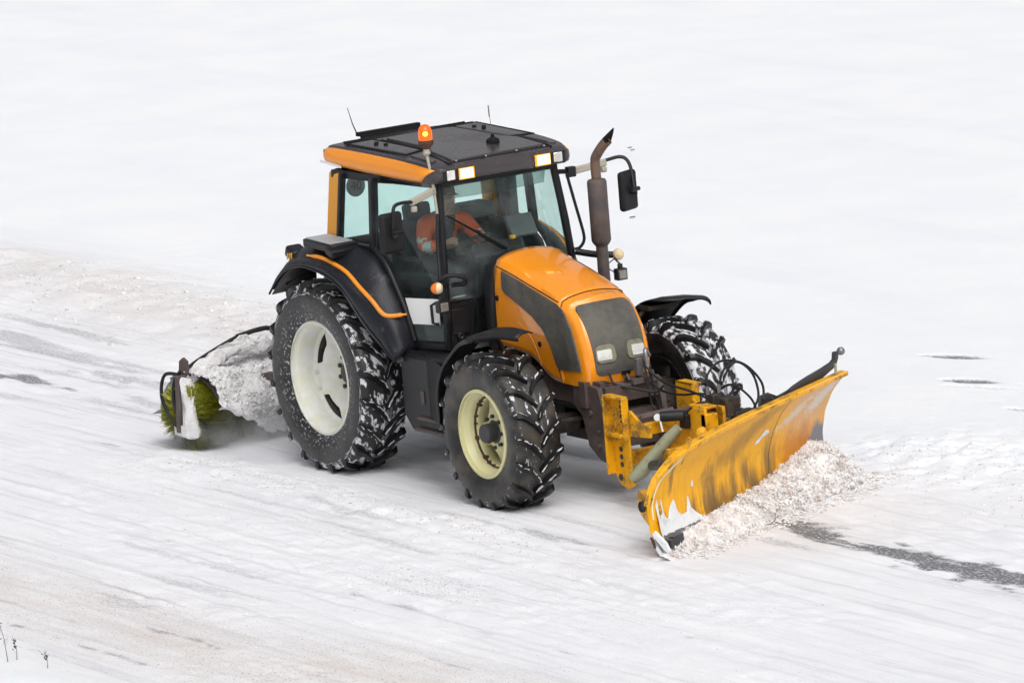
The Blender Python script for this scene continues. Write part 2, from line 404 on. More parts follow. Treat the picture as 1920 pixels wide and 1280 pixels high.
    dirt = d1 * (.25 + .75 * fbm(x * .8, y * 2.4, 4, 71))
    dirt = np.maximum(dirt, wr * (.30 + .65 * fbm(x * 1.4, y * 2.5, 4, 75)))
    dirt = np.maximum(dirt, .28 * np.exp(-((y + .3) / 1.6) ** 2) * sm(x, 4.8, 5.4) * (1 - sm(x, 6.3, 7.2)))
    spk = .55 * (1 - sm(y, -2.2, -1)) + wr * .9 + wr2 * .7 + .3 * wr3 + .05 + .8 * d1 + 1.1 * np.exp(-(((x - 4.8) / .7) ** 2 + ((y + 3.05) / .3) ** 2))
    return h * near - .004, bare * near, np.clip(dirt, 0, 1), np.clip(spk, 0, 1), road * near

def axis_pts(lo, hi, step, far, gr=1.12):
    a = list(np.arange(lo, hi + step / 2, step)); s_ = step; l = lo; r = hi; A = []; B = []
    while l > -far: s_ *= gr; l -= s_; A.append(l)
    s_ = step
    while r < far: s_ *= gr; r += s_; B.append(r)
    return np.array(A[::-1] + a + B)
gx = axis_pts(-13, 12.5, .036, 900); gy = axis_pts(-7.6, 6.2, .03, 900)
X, Y = np.meshgrid(gx, gy); H_, B_, D_, K_, W_ = ground_fields(X, Y)
nx, ny = len(gx), len(gy)
co = np.stack([X.ravel(), Y.ravel(), H_.ravel()], 1).astype(np.float32)
idx = np.arange(nx * ny).reshape(ny, nx)
q = np.stack([idx[:-1, :-1], idx[:-1, 1:], idx[1:, 1:], idx[1:, :-1]], -1).reshape(-1, 4).astype(np.int32)
me = bpy.data.meshes.new('ground'); me.vertices.add(len(co)); me.vertices.foreach_set('co', co.ravel())
me.loops.add(q.size); me.loops.foreach_set('vertex_index', q.ravel())
me.polygons.add(len(q)); me.polygons.foreach_set('loop_start', np.arange(0, q.size, 4, dtype=np.int32))
me.update(calc_edges=True); me.polygons.foreach_set('use_smooth', np.ones(len(q), bool))
for nm, A in (('bare', B_), ('dirt', D_), ('speck', K_), ('road', W_)):
    at = me.attributes.new(nm, 'FLOAT', 'POINT'); at.data.foreach_set('value', A.ravel().astype(np.float32))
k = NT('snowy_road')
def att(nm):
    o = k.t.nodes.new('ShaderNodeAttribute'); o.attribute_name = nm; return o.outputs['Fac']
v1 = k.coord(); vs_ = k.coord((.45, 2.2, 1)); vf = k.coord((1, 2.4, 1))
n_f = k.noise(vf, 16, 5, .65); n_m = k.noise(vs_, 2.2, 5, .6); n_s = k.noise(vf, 34, 3, .5); n_b = k.noise(v1, .8, 4, .5)
n_st = k.noise(k.coord((.10, 3.0, 1)), 3.0, 5, .6); n_s2 = k.noise(k.coord((.35, 12, 1)), 3.0, 4, .65); n_s3 = k.noise(k.coord((.25, 1.6, 1)), 1.6, 5, .6)
bareM = k.math('MULTIPLY', k.ramp(k.math('ADD', att('bare'), k.math('MULTIPLY', k.math('SUBTRACT', n_f, .5), .7)), .08, 1.0), .93)
asph = k.mix(k.ramp(n_s, .35, .7), (.085, .086, .095), (.19, .19, .205))
asph = k.mix(k.math('MULTIPLY', k.ramp(k.noise(vf, 22, 4, .6), .54, .62), .85), asph, (.70, .71, .74))
snowc = k.mix(k.ramp(n_b, .3, .7), (.80, .82, .86), (.84, .85, .87))
snowc = k.mix(k.math('MULTIPLY', k.ramp(k.noise(k.coord((.10, .9, 1)), 1.1, 5, .6), .50, .72), .22), snowc, (.70, .725, .78))
snowc = k.mix(k.math('MULTIPLY', att('road'), .62), snowc, (.76, .765, .80))
snowc = k.mix(k.math('MULTIPLY', att('road'), k.math('MULTIPLY', k.ramp(n_st, .48, .70), .70)), snowc, (.60, .605, .64))
snowc = k.mix(k.math('MULTIPLY', att('road'), k.math('MULTIPLY', k.ramp(n_s2, .54, .74), .30)), snowc, (.56, .56, .59))
snowc = k.mix(k.math('MULTIPLY', att('road'), k.math('MULTIPLY', k.ramp(n_s3, .52, .68), .40)), snowc, (.90, .90, .92))
snowc = k.mix(k.math('MULTIPLY', k.math('MULTIPLY', att('dirt'), k.ramp(k.math('ADD', n_m, k.math('MULTIPLY', n_f, .4)), .45, .95)), .85), snowc, (.57, .50, .46))
snowc = k.mix(k.math('MULTIPLY', att('dirt'), .58), snowc, (.70, .655, .635))
spm = k.ramp(k.math('ADD', n_s, k.math('MULTIPLY', k.math('SUBTRACT', att('speck'), 1), .17)), .60, .70)
snowc = k.mix(k.math('MULTIPLY', spm, .85), snowc, (.16, .145, .135))
k.base(k.mix(bareM, snowc, asph))
k.set(Roughness=k.math('SUBTRACT', .8, k.math('MULTIPLY', bareM, .3)))
k.b.inputs['Specular IOR Level'].default_value = .2
k.bump(k.math('ADD', n_f, k.math('MULTIPLY', n_s, .5)), .35, .02)
me.materials.append(k.mat)
ground = bpy.data.objects.new('ground', me); COL.objects.link(ground)
tag(ground, 'snow-covered road with brown wheel tracks and bare asphalt patches', 'ground', kind='structure')
ground['kind'] = 'structure'

# ------------------------------------------------------------------ tractor
T = empty('tractor', (0, 0, 0), 'orange and black four-wheel tractor with lit roof lamps pushing the snow plough', 'tractor')

def tyre_mat(name, ts, th):
    k = NT(name); v = k.coord(); uv = k.coord((1, 1, 1), 'UV')
    a = k.t.nodes.new('ShaderNodeSeparateXYZ'); tc = k.t.nodes.new('ShaderNodeTexCoord'); k.l(tc.outputs['UV'], a.inputs[0])
    side = k.noise(v, 40, 3, .6); big = k.noise(v, 5, 4)
    c = k.mix(k.ramp(big, .35, .7), (.012, .012, .013), ((.036, .034, .032) if ts > 0 else (.072, .062, .050)))
    # snow packed between the lugs (u>0.5 marks the tread), and dusted round the bead
    nz = k.noise(k.coord((1, 1, 1), 'UV'), 1.0, 5, .62)
    mp = k.coord((1.0, .35, 1), 'UV'); nz = k.noise(mp, 11, 4, .55)
    tread = k.math('GREATER_THAN', a.outputs[1], .0)
    pk = k.math('MULTIPLY', tread, k.ramp(nz, th, th + .05))
    at = k.t.nodes.new('ShaderNodeAttribute'); at.attribute_name = 'bead'
    bd = k.math('MULTIPLY', at.outputs['Fac'], k.ramp(side, .55, .66)); bd = k.math('MULTIPLY', bd, ts)
    m_ = k.math('MAXIMUM', pk, bd)
    k.base(k.mix(m_, c, (.64, .65, .69))); k.set(Roughness=k.math('ADD', .42, k.math('MULTIPLY', m_, .3)))
    k.bump(k.math('ADD', nz, side), .25, .008)
    return k.mat
M['tyreR'] = tyre_mat('rear_tyre_rubber', .8, .525)
M['tyreF'] = tyre_mat('front_tyre_rubber', 0.0, .60)
M['tyreFf'] = tyre_mat('far_front_tyre_rubber', .1, .50)
M['lug'] = paint('lug_rubber', (.009, .009, .010), (.045, .043, .04), (.5, .8), .33, scale=9, bumpy=.3)

def wheel(cx, yc, cz, R, w_, rimR, nl, side, mats, rear, heavy, label):
    """side=-1: outer face looks to -y"""
    Rc = R - (.045 if rear else .040); hw = w_ / 2
    root = None
    C0 = Vector((cx, yc, cz))
    yo = yc + side * .197                       # rim flange plane
    s = side
    # wheel disc: lobed plate
    nlobe = 4 if rear else 4
    depth = .34 if rear else .19
    yd = yo - s * depth
    rin, rout = (.315, .428) if rear else (.215, .290)
    mb = MB(); N = 96
    def rr(a):
        c_ = math.cos(nlobe * a + .9); t = max(0, min(1, (c_ + .35) / .7)); t = t * t * (3 - 2 * t)
        return rin + (rout - rin) * t
    angs = [2 * math.pi * i / N for i in range(N)]
    prof = ((0.02, -.04), (.45, -.03), (.62, .02), (.8, .085), (1.0, .105), (1.0, .12), (.8, .105), (.6, .035), (.02, -.01)) if rear else \
           ((.02, .05), (.35, .06), (.62, .055), (.82, .02), (1.0, 0), (1.0, -.015), (.8, 0), (.6, .03), (.02, .03))
    if rear: prof = tuple((a, b) for a, b in prof)
    rs = []
    for f_, hh in prof:
        rs.append([Vector((cx + (rr(a) if f_ == 1 else lerp(rin * f_, rr(a) * f_, f_)) * math.sin(a), yd + s * hh, cz + (rr(a) if f_ == 1 else lerp(rin * f_, rr(a) * f_, f_)) * math.cos(a))) for a in angs])
    mb.rings(rs, True, True)
    rmat = M['chassis'] if side > 0 else M['rimsnow'] if rear else M['rim']
    disc = mb.build('wheel', rmat, T)
    if label: disc['label'] = label
    # rim
    mb = MB()
    f = rimR
    if rear: pr = [(f - .012, .0), (f, -.004), (f + .002, -.02), (f - .03, -.035), (f - .045, -.06), (f - .05, -.12), (f - .054, -.15), (f - .058, -.20), (f - .085, -.225), (f - .085, -.32), (f - .05, -.345), (f - .02, -.36), (f, -.394)]
    else: pr = [(f - .010, .0), (f, -.004), (f + .002, -.02), (f - .026, -.03), (f - .034, -.055), (f - .05, -.075), (f - .056, -.09), (f - .058, -.13), (f - .078, -.15), (f - .08, -.22), (f - .05, -.27), (f - .01, -.36), (f, -.394)]
    pr2 = [(r - .012, h + .002) for r, h in pr[::-1]]
    mb.lathe([(r, s * h) for r, h in pr + pr2 + [pr[0]]], (cx, yo, cz), (0, 1, 0), 72)
    rim = mb.build('rim', rmat, disc)
    if rear and side < 0:
        MB().lathe([(.408, s * -.226), (.408, s * -.335)], (cx, yo, cz), n=72).build('gap_shade_ring', M['chassis'], disc, solid=.004)  # added dark ring: painted shade showing through the disc gaps
    # hub, bolts
    if side < 0 or not rear:
        mb = MB()
        if rear:
            mb.lathe([(.0, s * -.02), (.275, s * -.01), (.270, s * .022), (.16, s * .026), (.0, s * .026)], (cx, yd + s * .0, cz), n=40)
            hb = mb.build('hub_plate', M['rim'], disc)
            mb = MB(); mb.lathe([(.0, s * .02), (.105, s * .02), (.105, s * .05), (.085, s * .06), (.08, s * .075), (0, s * .08)], (cx, yd, cz), n=32)
            for i in range(10):
                a = 2 * math.pi * i / 10; mb.lathe([(.02, s * .01), (.02, s * .05), (0, s * .05)], (cx + .16 * math.sin(a), yd, cz + .16 * math.cos(a)), n=6)
            mb.build('hub', M['hub'], disc, ang=30)
            mb = MB()
            for i in range(4):
                for da in (-.17, .17):
                    a = (2 * math.pi * i - .9) / 4 + da
                    mb.lathe([(.018, s * .11), (.018, s * .145), (0, s * .15)], (cx + .405 * math.sin(a), yd, cz + .405 * math.cos(a)), n=6)
            split_build(mb, 'bolt', M['cyan'], disc, ang=30)
        else:
            mb = MB(); mb.lathe([(.10, s * .0), (.10, s * .05), (.082, s * .06), (.082, s * .15), (.07, s * .162), (0, s * .164)], (cx, yd + s * .01, cz), n=36)
            for i in range(8):
                a = 2 * math.pi * i / 8; mb.lathe([(.016, s * .05), (.016, s * .085), (0, s * .085)], (cx + .135 * math.sin(a), yd, cz + .135 * math.cos(a)), n=6)
            mb.build('hub', M['hub'], disc, ang=30)
            mb = MB(); rnd = random.Random(3); mb.lathe([(.316, s * -.005), (.300, 0), (.298, s * .012), (.316, s * .016)], (cx, yo - s * .135, cz), n=40)
            for i in range(30):
                a = 2 * math.pi * i / 30 + rnd.uniform(-.05, .05)
                if rnd.random() < .8: mb.lump((cx + .308 * math.sin(a), yo - s * .135, cz + .308 * math.cos(a)), rnd.uniform(.018, .034), seed=i)
            mb.build('rust_scale', M['rust'], disc)
    # tyre carcass with the skewed uv (u: along groove, v>0: tread)
    n = 160
    P = [(rimR + .002, hw * .86, 1), (rimR + .03, hw * .93, 1), (rimR + .07, hw * 1.0, .6), (lerp(rimR, Rc, .5), hw * 1.05, .12), (Rc - .085, hw * 1.03, 0), (Rc - .045, hw * .99, 0), (Rc - .018, hw * .93, 0),
         (Rc - .004, hw * .75, 0), (Rc, hw * .5, 0), (Rc + .002, hw * .25, 0), (Rc + .002, 0, 0)]
    P = P + [(r, -y, b) for r, y, b in P[-2::-1]]
    me = bpy.data.meshes.new('tyre'); vs = []; bead = []
    for i in range(n):
        a = 2 * math.pi * i / n
        for r, y, b in P:
            # slight flattening where it stands
            zz = cz + r * math.cos(a); vs.append(Vector((cx + r * math.sin(a), yc + y, max(zz, .01 if r > Rc - .1 else zz)))); bead.append(b if y * s > 0 else 0)
    K = len(P); fs = []; uvs = []
    LA = .20 if rear else .17
    def fof(t): return LA * (1 - (1 - t) ** 1.7)
    for i in range(n):
        for j in range(K - 1):
            fs.append((i * K + j, ((i + 1) % n) * K + j, ((i + 1) % n) * K + j + 1, i * K + j + 1))
            for (ii, jj) in ((i, j), (i + 1, j), (i + 1, j + 1), (i, j + 1)):
                t = min(1, abs(P[jj][1]) / hw); tr = P[jj][0] > Rc - .05
                uvs.append(((2 * math.pi * ii / n) * Rc + fof(t) + (5 if P[jj][1] > 0 else 0), (t + .02) if tr else -.5))
    me.from_pydata([tuple(q_) for q_ in vs], [], fs)
    ul = me.uv_layers.new(name='UVMap')
    for i, q_ in enumerate(uvs): ul.data[i].uv = q_
    at = me.attributes.new('bead', 'FLOAT', 'POINT'); at.data.foreach_set('value', bead)
    bm = bmesh.new(); bm.from_mesh(me); bmesh.ops.recalc_face_normals(bm, faces=bm.faces); bm.to_mesh(me); bm.free()
    me.polygons.foreach_set('use_smooth', [True] * len(me.polygons)); me.materials.append(mats[0])
    ty = bpy.data.objects.new('tyre', me); COL.objects.link(ty); ty.parent = disc
    # lugs
    mb = MB(); sn = MB(); rnd = random.Random(int(cx * 10) + (5 if side > 0 else 0))
    LH = R - Rc
    for sd_ in (-1, 1):
        for kk in range(nl):
            a0 = 2 * math.pi * (kk + (.5 if sd_ > 0 else 0)) / nl + .08
            st = []
            for i in range(11):
                t = i / 10
                y = sd_ * hw * (-.035 + t * 1.02)
                rt = R - .018 * max(0, (t - .72) / .28) ** 2
                rb = Rc - .02 - .03 * max(0, (t - .8) / .2)
                th = a0 - fof(t) / Rc
                wd = (.037 + .020 * t) / Rc / (.62 + .38 * t)
                st.append((th, y, rt, rb, wd * (1.0 if 0 < i else .6)))
            th, y, rt, rb, wd = st[-1]
            st.append((th - .004, sd_ * hw * 1.035, R - .055, Rc - .075, wd * .95)); st.append((th - .008, sd_ * hw * 1.045, Rc - .055, Rc - .085, wd * .8))
            rs = []
            for i, (th, y, rt, rb, wd) in enumerate(st):
                yb = y if i < 10 else y - sd_ * .03
                ring = []
                for (dth, r_, yy) in ((-wd * .62, rb, yb), (-wd * .40, rt, y), (wd * .40, rt, y), (wd * .62, rb, yb)):
                    zz = cz + r_ * math.cos(th + dth)
                    ring.append(Vector((cx + r_ * math.sin(th + dth), yc + yy, max(zz, .004))))
                rs.append(ring)
            mb.rings(rs, True, True)
            # snow caught on the trailing edge of each lug
            if cz + R * math.cos(a0) > .12 and heavy > 0:
                i = 0
                while i < 11:
                    if rnd.random() < .30 + .5 * heavy:
                        L = rnd.randint(1, 2 + int(3 * heavy)); seg_ = st[i:min(i + L + 1, 12)]
                        if len(seg_) > 1:
                            pts = []; rd = []
                            edge = rnd.choice((-.38, -.34, .1, .36)) if heavy < .6 else rnd.choice((-.40, -.36, -.2))
                            for (th, y, rt, rb, wd) in seg_:
                                tt = th + wd * edge + rnd.uniform(-.2, .2) * wd * heavy
                                r_ = rt + .001; pts.append((cx + r_ * math.sin(tt), yc + y, cz + r_ * math.cos(tt))); rd.append(rnd.choice((.001, .002, .004, .006, .009)) * rnd.uniform(.6, 1.0 + .5 * heavy))
                            sn.tube(pts, rd, 5)
                        i += L
                    i += 1
                if heavy > .65:
                    for _ in range(2):
                        t = rnd.uniform(.1, .95); i = int(t * 10); th, y, rt, rb, wd = st[i]
                        tt = th - rnd.uniform(.8, 3.2) * wd; r_ = Rc + .004
                        p = Vector((cx + r_ * math.sin(tt), yc + y, cz + r_ * math.cos(tt)))
                        if p.z > .1: sn.lump(p, rnd.uniform(.012, .030), seed=rnd.randint(0, 9999))
    mb.build('tread_lugs', M['lug'], disc, ang=30)
    if sn.v: tag(sn.build('packed_snow', M['tyresnow'], disc, ang=60), kind='stuff')
    return disc

wheel(0, -.905, .82, .86, .46, .508, 20, -1, [M['tyreR']], True, .95, 'rear wheel with snow-caked white rim')
wheel(0, .905, .82, .86, .46, .508, 20, 1, [M['tyreR']], True, .6, None)
wheel(2.69, -.911, .64, .68, .42, .381, 18, -1, [M['tyreF']], False, .62, 'front wheel with cream rim and dusting of snow on its lugs')
wheel(2.69, .911, .64, .68, .42, .381, 18, 1, [M['tyreFf']], False, .95, 'front wheel with snow packed thick between its lugs')

# ---- chassis
mb = MB()
mb.box((.75, 0, .80), (2.1, .56, .50)); mb.box((0, 0, .82), (.6, .62, .62)); mb.box((2.35, 0, .88), (1.7, .44, .28)); mb.box((2.3, 0, .66), (1.1, .34, .26))
for s in (-1, 1):
    mb.lathe([(.16, s * .3), (.15, s * .45), (.11, s * .5), (.11, s * .70), (0, s * .71)], (0, 0, .82), n=24)
mb.build('transmission', M['chassis'], T, bevel=.02)
mb = MB()
mb.tube([(2.69, -.78, .64), (2.69, -.3, .60), (2.69, .3, .60), (2.69, .78, .64)], [.10, .085, .085, .10], 14)
mb.box((2.69, 0, .58), (.34, .34, .26))
for s in (-1, 1):
    mb.box((2.69, s * .74, .64), (.20, .14, .36)); mb.tube([(2.86, s * .7, .66), (2.90, 0, .66)], .022, 8)
    mb.lathe([(.17, s * .62), (.19, s * .68), (.19, s * .76), (0, s * .78)], (2.69, 0, .64), n=20)
mb.build('front_axle', M['chassis'], T, bevel=.015)
mb = MB()
for s in (-1, 1):
    mb.box((2.6, s * .25, .90), (1.4, .05, .22))
    mb.prism([(2.95, s * .27, 1.0), (3.32, s * .27, .97), (3.38, s * .27, .8), (3.42, s * .27, .33), (3.28, s * .27, .36), (3.12, s * .27, .46), (3.05, s * .27, .70), (2.92, s * .27, .80)], (0, s * .05, 0))
    mb.box((3.12, s * .32, .90), (.10, .06, .22)); mb.box((3.22, s * .20, .92), (.25, .05, .10))
    for (x, z) in ((3.1, .86), (3.2, .75), (3.3, .6), (3.3, .48)): mb.lathe([(.022, s * .32), (.022, s * .345), (0, s * .345)], (x, 0, z), n=6)
mb.box((3.28, 0, .90), (.16, .52, .14)); mb.box((3.33, .12, .985), (.16, .26, .045)); mb.box((3.25, 0, .6), (.3, .4, .3))
mb.tube([(3.30, -.02, 1.0), (3.33, -.02, 1.045), (3.36, -.02, 1.0)], .012, 6); mb.tube([(3.30, .09, 1.0), (3.33, .09, 1.045), (3.36, .09, 1.0)], .012, 6)
mb.build('front_subframe', M['brownsteel'], T, bevel=.008)
# fuel tank with step
mb = MB(); s = -1
for s in (-1, 1):
    mb.prism([(1.10, s * .56, 1.14), (1.10, s * .56, .60), (1.22, s * .56, .47), (1.98, s * .56, .45), (1.98, s * .56, 1.14)], (0, s * .36, 0))
split_build(mb, 'fuel_tank', M['black'], T, bevel=.03)
mb = MB()
for s in (-1, 1):
    mb.box((1.62, s * .90, .60), (.50, .10, .03)); mb.box((1.45, s * .925, .78), (.05, .02, .12)); mb.box((1.62, s * .93, .50), (.6, .06, .03))
split_build(mb, 'step', M['brownsteel'], T, pad=.05, bevel=.01)

# ---- hood
Wd = .335
ST = [  # side curve (x,z) bottom to top, half width bottom/top
    [(1.66, 1.20), (1.70, 1.40), (1.76, 1.62), (1.83, 1.80), (1.85, 1.925)],
    [(2.00, 1.18), (2.02, 1.38), (2.05, 1.57), (2.08, 1.74), (2.10, 1.86)],
    [(2.36, 1.14), (2.37, 1.32), (2.39, 1.50), (2.40, 1.66), (2.42, 1.785)],
    [(2.62, 1.00), (2.63, 1.18), (2.63, 1.38), (2.64, 1.57), (2.66, 1.715)],
    [(2.83, .965), (2.83, 1.14), (2.83, 1.34), (2.83, 1.53), (2.83, 1.662)],
    [(3.00, .962), (3.01, 1.13), (2.99, 1.32), (2.94, 1.50), (2.87, 1.645)],
    [(3.125, .965), (3.145, 1.11), (3.115, 1.31), (3.03, 1.49), (2.905, 1.640)],
    [(3.165, .972), (3.195, 1.10), (3.165, 1.31), (3.075, 1.50), (2.93, 1.632)],
]
WB = [.33, .33, .335, .335, .335, .335, .322, .285]
WT = [.325, .325, .325, .325, .322, .318, .305, .27]
def hood_ring(sc, wb, wt, k=2):
    side = crv([Vector((x, 0, z)) for x, z in sc], 4)
    L = len(side); pts = []
    for i, p in enumerate(side):
        t = i / (L - 1); wloc = lerp(wb, wt, t) + .012 * math.sin(math.pi * t)
        if i >= L - 1: wloc -= .022
        elif i == L - 2: wloc -= .006
        pts.append((p.x, -wloc, p.z - (.012 if i == L - 2 else 0)))
    top = side[-1]; w0 = -pts[-1][1]; crown = []
    for j in range(1, 10):
        y = -w0 + 2 * w0 * j / 10; u = y / w0
        crown.append((top.x + .035 * (1 - u * u) * (1 if sc[-1][0] > 2.84 else .2) + (0 if sc[-1][0] > 2.0 else -.03 * (1 - u * u)), y, top.z + .045 * (1 - u * u) + .008))
    return pts + crown + [(x, -y, z) for x, y, z in pts[::-1]]
R8 = [hood_ring(a, b, c) for a, b, c in zip(ST, WB, WT)]
# spline between the stations
n = len(R8[0]); cols = [crv([R8[i][j] for i in range(5)], 5) for j in range(n)]
rings_ = [[cols[j][i] for j in range(n)] for i in range(len(cols[0]))]
cols2 = [crv([R8[i][j] for i in range(4, 8)], 4) for j in range(n)]
rings2 = [[cols2[j][i] for j in range(n)] for i in range(len(cols2[0]))]
mb = MB(); mb.rings(rings_, False, False); hood = mb.build('hood', M['orange'], T, solid=.012, ang=45)
mb = MB()
nose = [r for r in rings2[0:]]
nose = [[p + Vector((.004, 0, 0)) for p in r] for r in nose]
mb.rings(nose, False, False)
# front face: rows across between the two edges of the last ring
last = nose[-1]; Ls = (n - 9) // 2
left = last[:Ls]; right = last[::-1][:Ls]
rows = []
for i in range(Ls):
    a, b = left[i], right[i]; row = []
    for j in range(13):
        u = j / 12 * 2 - 1; t = i / (Ls - 1)
        row.append(Vector((lerp(a.x, b.x, j / 12) + .035 * (1 - u * u), lerp(a.y, b.y, j / 12), a.z + (.045 * (1 - u * u) + .008 if i == Ls - 1 else .02 * (1 - u * u) * t))))
    rows.append(row)
mb.rings(rows, False, False)
mb.build('nose_frame', M['orange'], T, ang=50)
from mathutils.bvhtree import BVHTree
allv = [p for r_ in rings_ + nose for p in map(Vector, r_)]; nn_ = n
allf = [(i * nn_ + j, i * nn_ + j + 1, (i + 1) * nn_ + j + 1, (i + 1) * nn_ + j) for i in range(len(rings_) + len(nose) - 1) if i != len(rings_) - 1 for j in range(nn_ - 1)]
HBV = BVHTree.FromPolygons(allv, allf)
# front grille panel (rounded trapezoid following the face)
def face_pt(y, z, off=.01):
    t = (z - .972) / (1.632 - .972)
    xs = interp(z, [(.972, 3.165), (1.10, 3.195), (1.2, 3.188), (1.31, 3.165), (1.42, 3.125), (1.50, 3.075), (1.57, 3.01), (1.632, 2.93), (1.68, 2.88)])
    wl = lerp(.285, .27, t) + .012; u = max(-1, min(1, y / wl))
    return Vector((xs + .035 * (1 - u * u) + off, y, z + .02 * (1 - u * u) * t))
def rounded(w0, w1, z0, z1, r, n=6, shift=0):       # outline in (y,z)
    pts = []
    for (cy, cz_, a0) in ((w1 - r, z1 - r, 0), (-(w1 - r), z1 - r, 90), (-(w0 - r), z0 + r, 180), (w0 - r, z0 + r, 270)):
        for i in range(n + 1):
            a = math.radians(a0 + 90 * i / n); pts.append((cy + r * math.cos(a) + shift, cz_ + r * math.sin(a)))
    return pts
def face_panel(name, mat, w0, w1, z0, z1, r, off, thick, shift=0, parent=None, nz=14, zsk=0, label=None):
    """grid panel lying on the nose face; w(z) with rounded corners"""
    mb = MB(); rows = []
    for i in range(nz + 1):
        t = i / nz; z = z0 + (z1 - z0) * (.5 - .5 * math.cos(math.pi * t)); tt = (z - z0) / (z1 - z0); wd = lerp(w0, w1, tt)
        d0 = z - z0; d1 = z1 - z; ins = 0
        for d in (d0, d1):
            if d < r: ins = max(ins, r - math.sqrt(max(0, r * r - (r - d) ** 2)))
        wd -= ins
        rows.append([face_pt(shift + wd * (j / 10 * 2 - 1), z + zsk * wd * (j / 10 * 2 - 1), off) for j in range(11)])
    back = [[p - Vector((thick, 0, 0)) for p in r_] for r_ in rows]
    mb.rings(rows, False, False); mb.rings(back, False, False)
    loop = lambda G: G[0] + [g[-1] for g in G[1:]] + G[-1][-2::-1] + [g[0] for g in G[-2:0:-1]]
    mb.rings([loop(rows), loop(back)], True, False)
    o = mb.build(name, mat, parent or T, ang=50)
    if label: o['label'] = label
    return o
gp = face_panel('front_grille', M['grille'], .247, .268, 1.045, 1.622, .05, .014, .02)
for s in (-1, 1):
    hb = face_panel('headlight', M['bezel'], .095, .085, 1.155, 1.30, .045, .026, .02, shift=s * .150)
    face_panel('lens', M['lensclear'], .066, .066, 1.178, 1.262, .012, .034, .02, shift=s * .168, parent=hb, nz=8)
face_panel('badge', M['soot'], .045, .045, 1.085, 1.125, .006, .019, .01, shift=.175, nz=4)
mb = MB()
for i in range(3):
    mb.prism([face_pt(.158 + i * .014, 1.113, .024), face_pt(.167 + i * .014, 1.113, .024), face_pt(.166 + i * .014, 1.097, .024)], (.002, 0, 0))
split_build(mb, 'badge_mark', M['cyan'], T, pad=0)
face_panel('latch', M['black'], .04, .045, 1.025, 1.06, .01, .03, .03, shift=.03, nz=4)
# side grilles on both flanks
up = [(1.955, 1.845), (2.2, 1.79), (2.5, 1.715), (2.8, 1.635), (2.9, 1.58), (3.0, 1.45), (3.07, 1.30), (3.105, 1.16), (3.115, 1.12)]
lo = [(1.955, 1.69), (2.0, 1.655), (2.2, 1.585), (2.42, 1.50), (2.58, 1.40), (2.68, 1.27), (2.75, 1.12), (2.775, 1.08), (3.115, 1.095)]
def hood_y(x, z):
    h_ = HBV.ray_cast(Vector((x, -2, z)), Vector((0, 1, 0)))[0]
    if h_ is not None and h_.y < -.2: return -h_.y + .006
    t = max(0, min(1, (z - 1.0) / .7)); wb = interp(x, [(1.66, .33), (2.36, .335), (3.0, .335), (3.125, .322), (3.165, .285)]); wt = interp(x, [(1.66, .325), (2.83, .322), (2.87, .318), (2.905, .305), (2.93, .27)])
    zt = interp(x, [(1.85, 1.925), (2.1, 1.86), (2.42, 1.785), (2.83, 1.662), (2.95, 1.6), (3.03, 1.49), (3.115, 1.31), (3.145, 1.11)])
    zb = 1.0; t = max(0, min(1, (z - zb) / (zt - zb)))
    return lerp(wb, wt if x < 2.86 else wb, t) + .012 * math.sin(math.pi * t)
for s in (-1, 1):
    mb = MB(); rows = []
    xs = [1.955 + (3.115 - 1.955) * i / 40 for i in range(41)]
    for x in xs:
        a, b = interp(x, lo), interp(x, up)
        rows.append([Vector((x, s * (hood_y(x, lerp(a, b, j / 6)) + .010), lerp(a, b, j / 6))) for j in range(7)])
    mb.rings(rows, False, False)
    back = [[p - Vector((0, s * .02, 0)) for p in r_] for r_ in rows]
    L0 = rows[0] + [g[-1] for g in rows[1:]] + rows[-1][-2::-1] + [g[0] for g in rows[-2:0:-1]]
    L1 = back[0] + [g[-1] for g in back[1:]] + back[-1][-2::-1] + [g[0] for g in back[-2:0:-1]]
    mb.rings([L0, L1], True, False); mb.build('side_grille', M['grille'], T)
    # shut lines and pressed rib
    mb = MB()
    mb.tube([(x, s * (hood_y(x, z) + .002), z) for x, z in ((1.86, 1.875), (2.1, 1.825), (2.45, 1.742), (2.8, 1.655))], .0045, 6, smooth=4)
    mb.tube([(x, s * (hood_y(x, z) + .002), z) for x, z in ((2.775, 1.08), (2.80, 1.02), (2.81, .965))], .004, 6)
    split_build(mb, 'shut_line', M['soot'], T)
    mb = MB()
    mb.tube([(x, s * (hood_y(x, z) - .003), z) for x, z in ((2.18, 1.42), (2.32, 1.35), (2.42, 1.24), (2.50, 1.08))], [.006, .016, .016, .005], 8, smooth=5)
    mb.build('pressed_rib', M['orange'], T)
    mb = MB()
    for x, z in ((1.86, 1.60), (2.505, 1.27)): mb.lathe([(.024, s * -.01), (.024, s * .008), (0, s * .010)], (x, s * hood_y(x, z), z), n=18)
    split_build(mb, 'hood_catch', M['soot'], T)
# seam between lid and nose
mb = MB(); mb.tube([p + Vector((.002, 0, .003)) for p in rings2[1][Ls - 2:n - Ls + 2]], .004, 6); mb.build('lid_seam', M['soot'], T)

# cowl behind the hood
mb = MB(); rs = []
for dx, k_ in ((1.70, .93), (1.80, .93), (1.835, .91)):
    ring = []
    for y, z in ((-.40, 1.15), (-.41, 1.5), (-.40, 1.80), (-.37, 1.93), (-.30, 1.99), (-.15, 2.025), (0, 2.035), (.15, 2.025), (.30, 1.99), (.37, 1.93), (.40, 1.80), (.41, 1.5), (.40, 1.15)):
        ring.append((dx + .04 * (z - 1.8) * (dx > 1.7), y * k_, 1.15 + (z - 1.15) * k_))
    rs.append(ring)
mb.rings(rs, True, True); mb.build('cowl', M['black'], T, bevel=.01)

